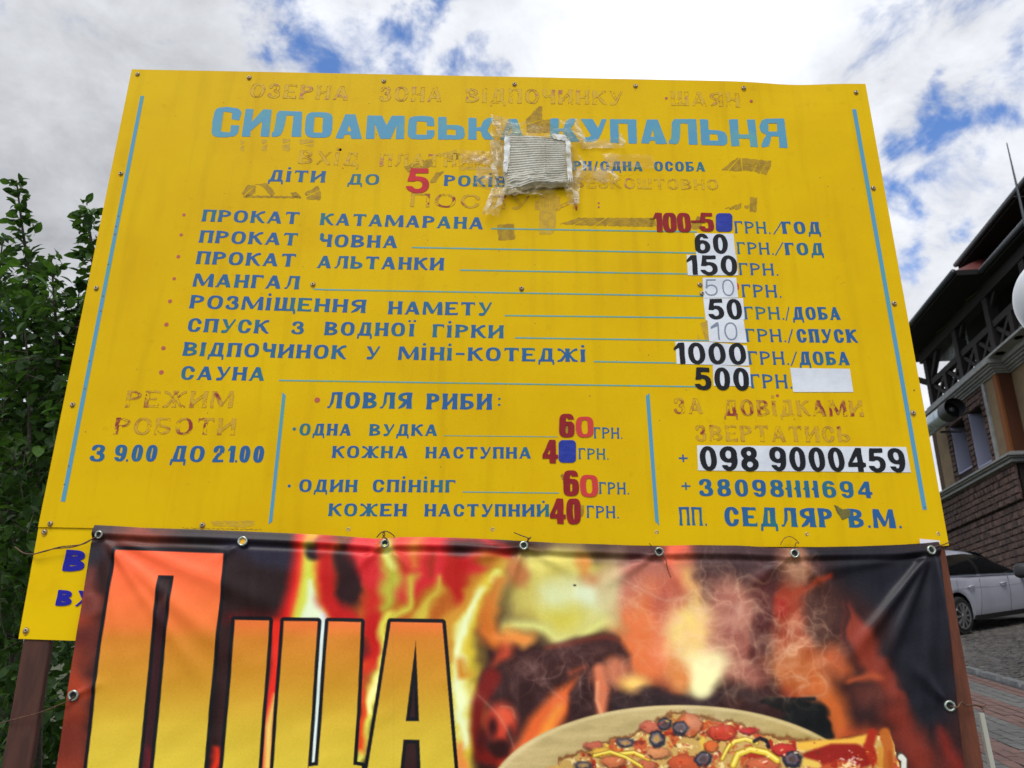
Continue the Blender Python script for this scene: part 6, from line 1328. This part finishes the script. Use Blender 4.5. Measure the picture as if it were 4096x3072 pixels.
# ================================================================== PARKED CAR
cr = ground_pt(3866, 2541); HD = R(59); ch_ = Vector((math.sin(HD), math.cos(HD), 0)); cx3 = (ch_-gN*ch_.dot(gN)).normalized(); cy3 = gN.cross(cx3)      # cx3 forward, cy3 to the car's left (away from the camera)
car = empty('parked_car', cr, 'clean white hatchback with dark windows parked on the cobbled slope', 'car')
def CP(x, y, z): return cr+cx3*x+cy3*y+gN*z
M_car = mat('white_car_paint', rgb(140, 142, 152, 1.7), .28, coat=.6, var=rgb(134, 136, 146, 1.7), scale=2, spec=.5); M_cgl = mat('car_glass', (.006, .007, .008, 1), .08, spec=.6); M_blk = mat('black_plastic', (.010, .010, .011, 1), .5); M_tyre = mat('tyre_rubber', (.015, .015, .015, 1), .85); M_rim = mat('alloy_rim', (.35, .35, .36, 1), .35, metal=.7)
WBs, RWh, CWd = 2.68, .325, 1.80
def interp(x, X, Y): return float(np.interp(x, X, Y))
xs_ = np.linspace(-.85, 3.62, 110)
def zbot(x):
    z = .24
    for c_ in (0, WBs):
        d = abs(x-c_)
        if d < .40: z = max(z, RWh+math.sqrt(max(0, .40**2-d*d))-.0)
    return z
belt = lambda x: interp(x, [-.85, -.5, 0, 1.0, 2.0, 2.5, 3.1, 3.62], [.82, .99, 1.00, .975, .945, .92, .80, .55])
halfw = lambda x: interp(x, [-.85, -.6, -.2, .8, 2.2, 3.0, 3.4, 3.62], [.62, .80, .88, .90, .90, .86, .74, .55])
V = []; F = []; nr = 9
for i, x in enumerate(xs_):
    zb_, zt_, hw = zbot(x), belt(x), halfw(x); ring = []
    for k in range(nr):
        t = k/(nr-1); z = zb_+(zt_-zb_)*t; tz = (z-.24)/.75; b_ = hw*(1-.055*abs(tz-.45)**1.6*2.0)-(.035 if t > .86 else 0)*(t-.86)/.14-.02*(t < .08); ring.append((b_, z))
    pts = [(-b, z) for b, z in ring]+[(b, z) for b, z in ring[::-1]]
    V += [CP(x, CWd/2+y_, z) for y_, z in pts]
m_ = 2*nr
for i in range(len(xs_)-1):
    for k in range(m_-1): F.append((i*m_+k, i*m_+k+1, (i+1)*m_+k+1, (i+1)*m_+k))
F.append(tuple(range(m_))); F.append(tuple((len(xs_)-1)*m_+k for k in range(m_))[::-1])
mesh_np('body', V, F, M_car, car, smooth=True)
roofz = lambda x: interp(x, [-.72, -.45, -.1, .35, .8, 1.15, 1.5, 1.9, 2.32], [.98, 1.20, 1.38, 1.45, 1.46, 1.43, 1.34, 1.16, .925])
xg = np.linspace(-.72, 2.32, 60); V = []; F = []; npx = 15
for x in xg:
    zt_, zb_ = roofz(x), belt(x)-.01
    for k in range(npx):
        a = math.pi*k/(npx-1); c_ = math.cos(a); s_ = math.sin(a); hw = halfw(x)-.045; sc_ = (zt_-zb_)
        y_ = -hw*(abs(c_)**.42)*(1 if c_ > 0 else -1)*(1-.22*(s_**1.5)*min(1, sc_/.45)); z = zb_+sc_*s_**.75
        V.append(CP(x, CWd/2+y_, z))
for i in range(len(xg)-1):
    for k in range(npx-1): F.append((i*npx+k, (i+1)*npx+k, (i+1)*npx+k+1, i*npx+k+1))
mesh_np('roof', V, F, M_car, car, smooth=True)
def side_y(x, z, off=.006):            # outer surface of the greenhouse on the near side
    zb_, zt_ = belt(x)-.01, roofz(x); sc_ = zt_-zb_; s_ = min(.999, max(0, (z-zb_)/sc_))**(1/.75); c_ = math.sqrt(max(0, 1-s_*s_)); hw = halfw(x)-.045
    return CWd/2-hw*(c_**.42)*(1-.22*(s_**1.5)*min(1, sc_/.45))-off
def glass(name, x0, x1, mt, off=.008, t0=.06, t1=.80, n=24):
    V = []; F = []
    for i in range(n+1):
        x = x0+(x1-x0)*i/n; zb_, zt_ = belt(x)-.01, roofz(x); zt2 = zb_+(zt_-zb_-.055)*1.0; lo = zb_+.035; hi = max(lo+.002, zb_+(zt2-zb_)*.93)
        for k in range(7): z = lo+(hi-lo)*k/6; V.append(CP(x, side_y(x, z, off), z))
    for i in range(n):
        for k in range(6): F.append((i*7+k, (i+1)*7+k, (i+1)*7+k+1, i*7+k+1))
    return mesh_np(name, V, F, mt, car, smooth=True)
glass('window_trim', -.42, 2.16, M_blk, .006, n=40); glass('side_window', -.38, .72, M_cgl, .012); glass('side_window', .84, 2.05, M_cgl, .012)
V = [CP(1.42, CWd/2-.52, 1.37), CP(1.42, CWd/2+.52, 1.37), CP(2.30, CWd/2+.66, .955), CP(2.30, CWd/2-.66, .955)]; mesh_np('windscreen', [v+gN*.02 for v in V], [(0, 1, 2, 3)], M_cgl, car)
def wheel(x, side):
    y_ = .10 if side == 0 else CWd-.10; sg_ = -1 if side == 0 else 1; c_ = CP(x, y_, RWh); root = MB(); ax = cy3*sg_
    root.tube([c_-ax*.10, c_-ax*.08, c_+ax*.07, c_+ax*.10], [RWh*.93, RWh, RWh, RWh*.93], 30); o = root.build('wheel', M_tyre, car, smooth=False)
    rm = MB(); rm.tube([c_+ax*.085, c_+ax*.104], [.225, .215], 30); rm.build('rim', M_blk, o)
    for k in range(10):
        a = 2*math.pi*k/10; d = cx3*math.cos(a)+gN*math.sin(a); MB().bar(c_+ax*.112+d*.03, c_+ax*.112+d*.205, .034, .014, up=ax).build('spoke', M_rim, o)
    MB().tube([c_+ax*.10, c_+ax*.122], [.055, .045], 14).build('hub', M_rim, o)
    rr = MB(); N_ = 30; vs = []
    for k in range(N_):
        a = 2*math.pi*k/N_; d = cx3*math.cos(a)+gN*math.sin(a); vs += [c_+ax*.106+d*.20, c_+ax*.112+d*.225]
    rr.add(vs, [(2*k, 2*k+1, (2*k+3) % (2*N_), (2*k+2) % (2*N_)) for k in range(N_)]); rr.build('rim_ring', M_rim, o)
for x in (0, WBs):
    for s_ in (0, 1): wheel(x, s_)
MB().box(CP(1.35, CWd/2, .42), cx3*1.95, cy3*.68, gN*.18).build('underbody', M_blk, car)
MB().box(CP(1.34, .045, .255), cx3*.90, cy3*.02, gN*.045).build('sill_trim', M_blk, car, bevel=.01)
for x in (.42, 1.48):
    b_ = MB(); pts = [CP(x-.10, .005, .80), CP(x-.05, -.028, .81), CP(x+.05, -.028, .812), CP(x+.10, .005, .81)]; b_.tube(pts, [.012, .016, .016, .012], 8); b_.build('door_handle', M_car, car, smooth=True)
bodyy = lambda x, z: CWd/2-(halfw(x)*(1-.055*abs((z-.24)/.75-.45)**1.6*2.0))
for xa, xb in ((.62, .78), (1.62, 1.72), (-.02, .06)):
    pts = [CP(xa+(xb-xa)*t, bodyy(xa, .3+.62*t)-.0005, .30+.62*t) for t in np.linspace(.0 if xa > .1 else .75, 1, 8)]
    MB().tube(pts, .0045, 4).build('door_gap', M_blk, car)
pts = [CP(x, bodyy(x, .76)-.0, .76+.02*(x < 1)) for x in np.linspace(.1, 2.2, 10)]
MB().tube(pts, .004, 4).build('body_crease', M_car, car)
def mirror(org, fx, fy, up, s_, par, m1, m2):
    me = bmesh.new(); bmesh.ops.create_uvsphere(me, u_segments=18, v_segments=12, radius=1)
    V = [org+fx*(v.co.x*.05*s_)+fy*(math.copysign(abs(v.co.y)**.6, v.co.y)*.11*s_)+up*(math.copysign(abs(v.co.z)**.6, v.co.z)*.075*s_) for v in me.verts]; F = [tuple(q.index for q in f.verts) for f in me.faces]; me.free()
    o = mesh_np('side_mirror', V, F, m1, par, smooth=True); MB().bar(org+fy*.08*s_-up*.03*s_, org+fy*.2*s_-up*.05*s_, .04*s_, .03*s_).build('mirror_arm', m2, o); return o
mirror(CP(2.14, -.12, 1.00), cx3, cy3, gN, 1.25, car, M_blk, M_blk)
# second vehicle at the right edge: its black door mirror reaches into view
mp = atdepth(4104, 2281, 10.0); van = empty('dark_van', Vector((mp.x+1.1, mp.y, gz(mp.x+1.1, mp.y))), 'big black door mirror of a dark van parked at the right edge', 'van')
fx = Vector((-.62, -.78, -.12)).normalized(); fy = Vector((.78, -.62, 0)).normalized(); up = Vector((0, 0, 1)); gzv = van.location.z
mirror(mp, fx, fy, Vector((.05, 0, 1)), 1.25, van, M_blk, M_blk)
M_van = mat('dark_van_paint', (.02, .022, .026, 1), .3, coat=.5)
VP_ = lambda x, y, z: Vector((mp.x, mp.y, gzv))+fx*x+fy*(y+.24)+up*z
vp_h = mp.z-gzv
prof = [(-3.4, .35), (1.5, .35), (1.6, .6), (1.5, vp_h-.25), (.5, vp_h-.05), (-.2, vp_h+.62), (-3.3, vp_h+.66), (-3.45, .9)]
V = [VP_(x, .0 if 0 else .06*(z > vp_h), z) for x, z in prof]+[VP_(x, 1.75-.06*(z > vp_h), z) for x, z in prof]; n = len(prof)
mesh_np('van_body', V, [tuple(range(n)), tuple(range(n, 2*n))[::-1]]+[(i, i+n, (i+1) % n+n, (i+1) % n) for i in range(n)], M_van, van)
for pts_ in ([(1.3, vp_h-.2, .25), (1.3, vp_h-.2, 1.5), (.02, vp_h+.5, 1.45), (.02, vp_h+.5, .3)],):
    mesh_np('windscreen', [VP_(x, y, z)+up*.13 for x, z, y in pts_], [(0, 1, 2, 3)], M_cgl, van)
for xa, xb in ((-.9, .05), (-2.0, -1.0), (-3.1, -2.1)):
    mesh_np('side_window', [VP_(x, -.01, z) for x, z in ((xa, vp_h), (xb, vp_h), (xb-.12, vp_h+.46), (xa, vp_h+.5))], [(0, 1, 2, 3)], M_cgl, van)
for x in (.85, -2.4):
    for y in (.12, 1.6):
        c_ = VP_(x, y, .33); MB().tube([c_-fy*.11, c_+fy*.11], .33, 24).build('wheel', M_tyre, van)
# ================================================================== GLOBE LAMP and white tube by the post
lc = atdepth(4281, 1186, 4.0); rl = 200/FPX*4.0*.985
lamp = empty('street_lamp', Vector((lc.x, lc.y, gz(lc.x, lc.y))), 'white round globe of a street lamp cut by the right edge', 'street lamp')
me = bmesh.new(); bmesh.ops.create_uvsphere(me, u_segments=40, v_segments=24, radius=rl); V = [v.co+lc for v in me.verts]; F = [tuple(q.index for q in f.verts) for f in me.faces]; me.free()
mesh_np('globe', V, F, mat('opal_globe', (.62, .64, .66, 1), .25, spec=.5), lamp, smooth=True)
MB().tube([Vector((lc.x, lc.y, gz(lc.x, lc.y)-.1)), Vector((lc.x, lc.y, lc.z-rl*.9))], .045, 16).build('pole', M_gut, lamp, smooth=True); MB().tube([Vector((lc.x, lc.y, lc.z-rl*1.12)), Vector((lc.x, lc.y, lc.z-rl*.86))], [.08, .12], 20).build('collar', M_gut, lamp, smooth=True)
ta = S(3922, 2852, .10); tb_ = S(3968, 3072, .10); dd = (tb_-ta); tc_ = ta+dd*(ta.z-.05)/(-dd.z)
o = MB().bar(tc_, ta, .010, .010).build('white_strip', mat('white_plastic', rgb(150, 150, 140, 1.5), .5), None); tag(o, 'narrow white plastic strip standing behind the rust brown right post', 'strip')
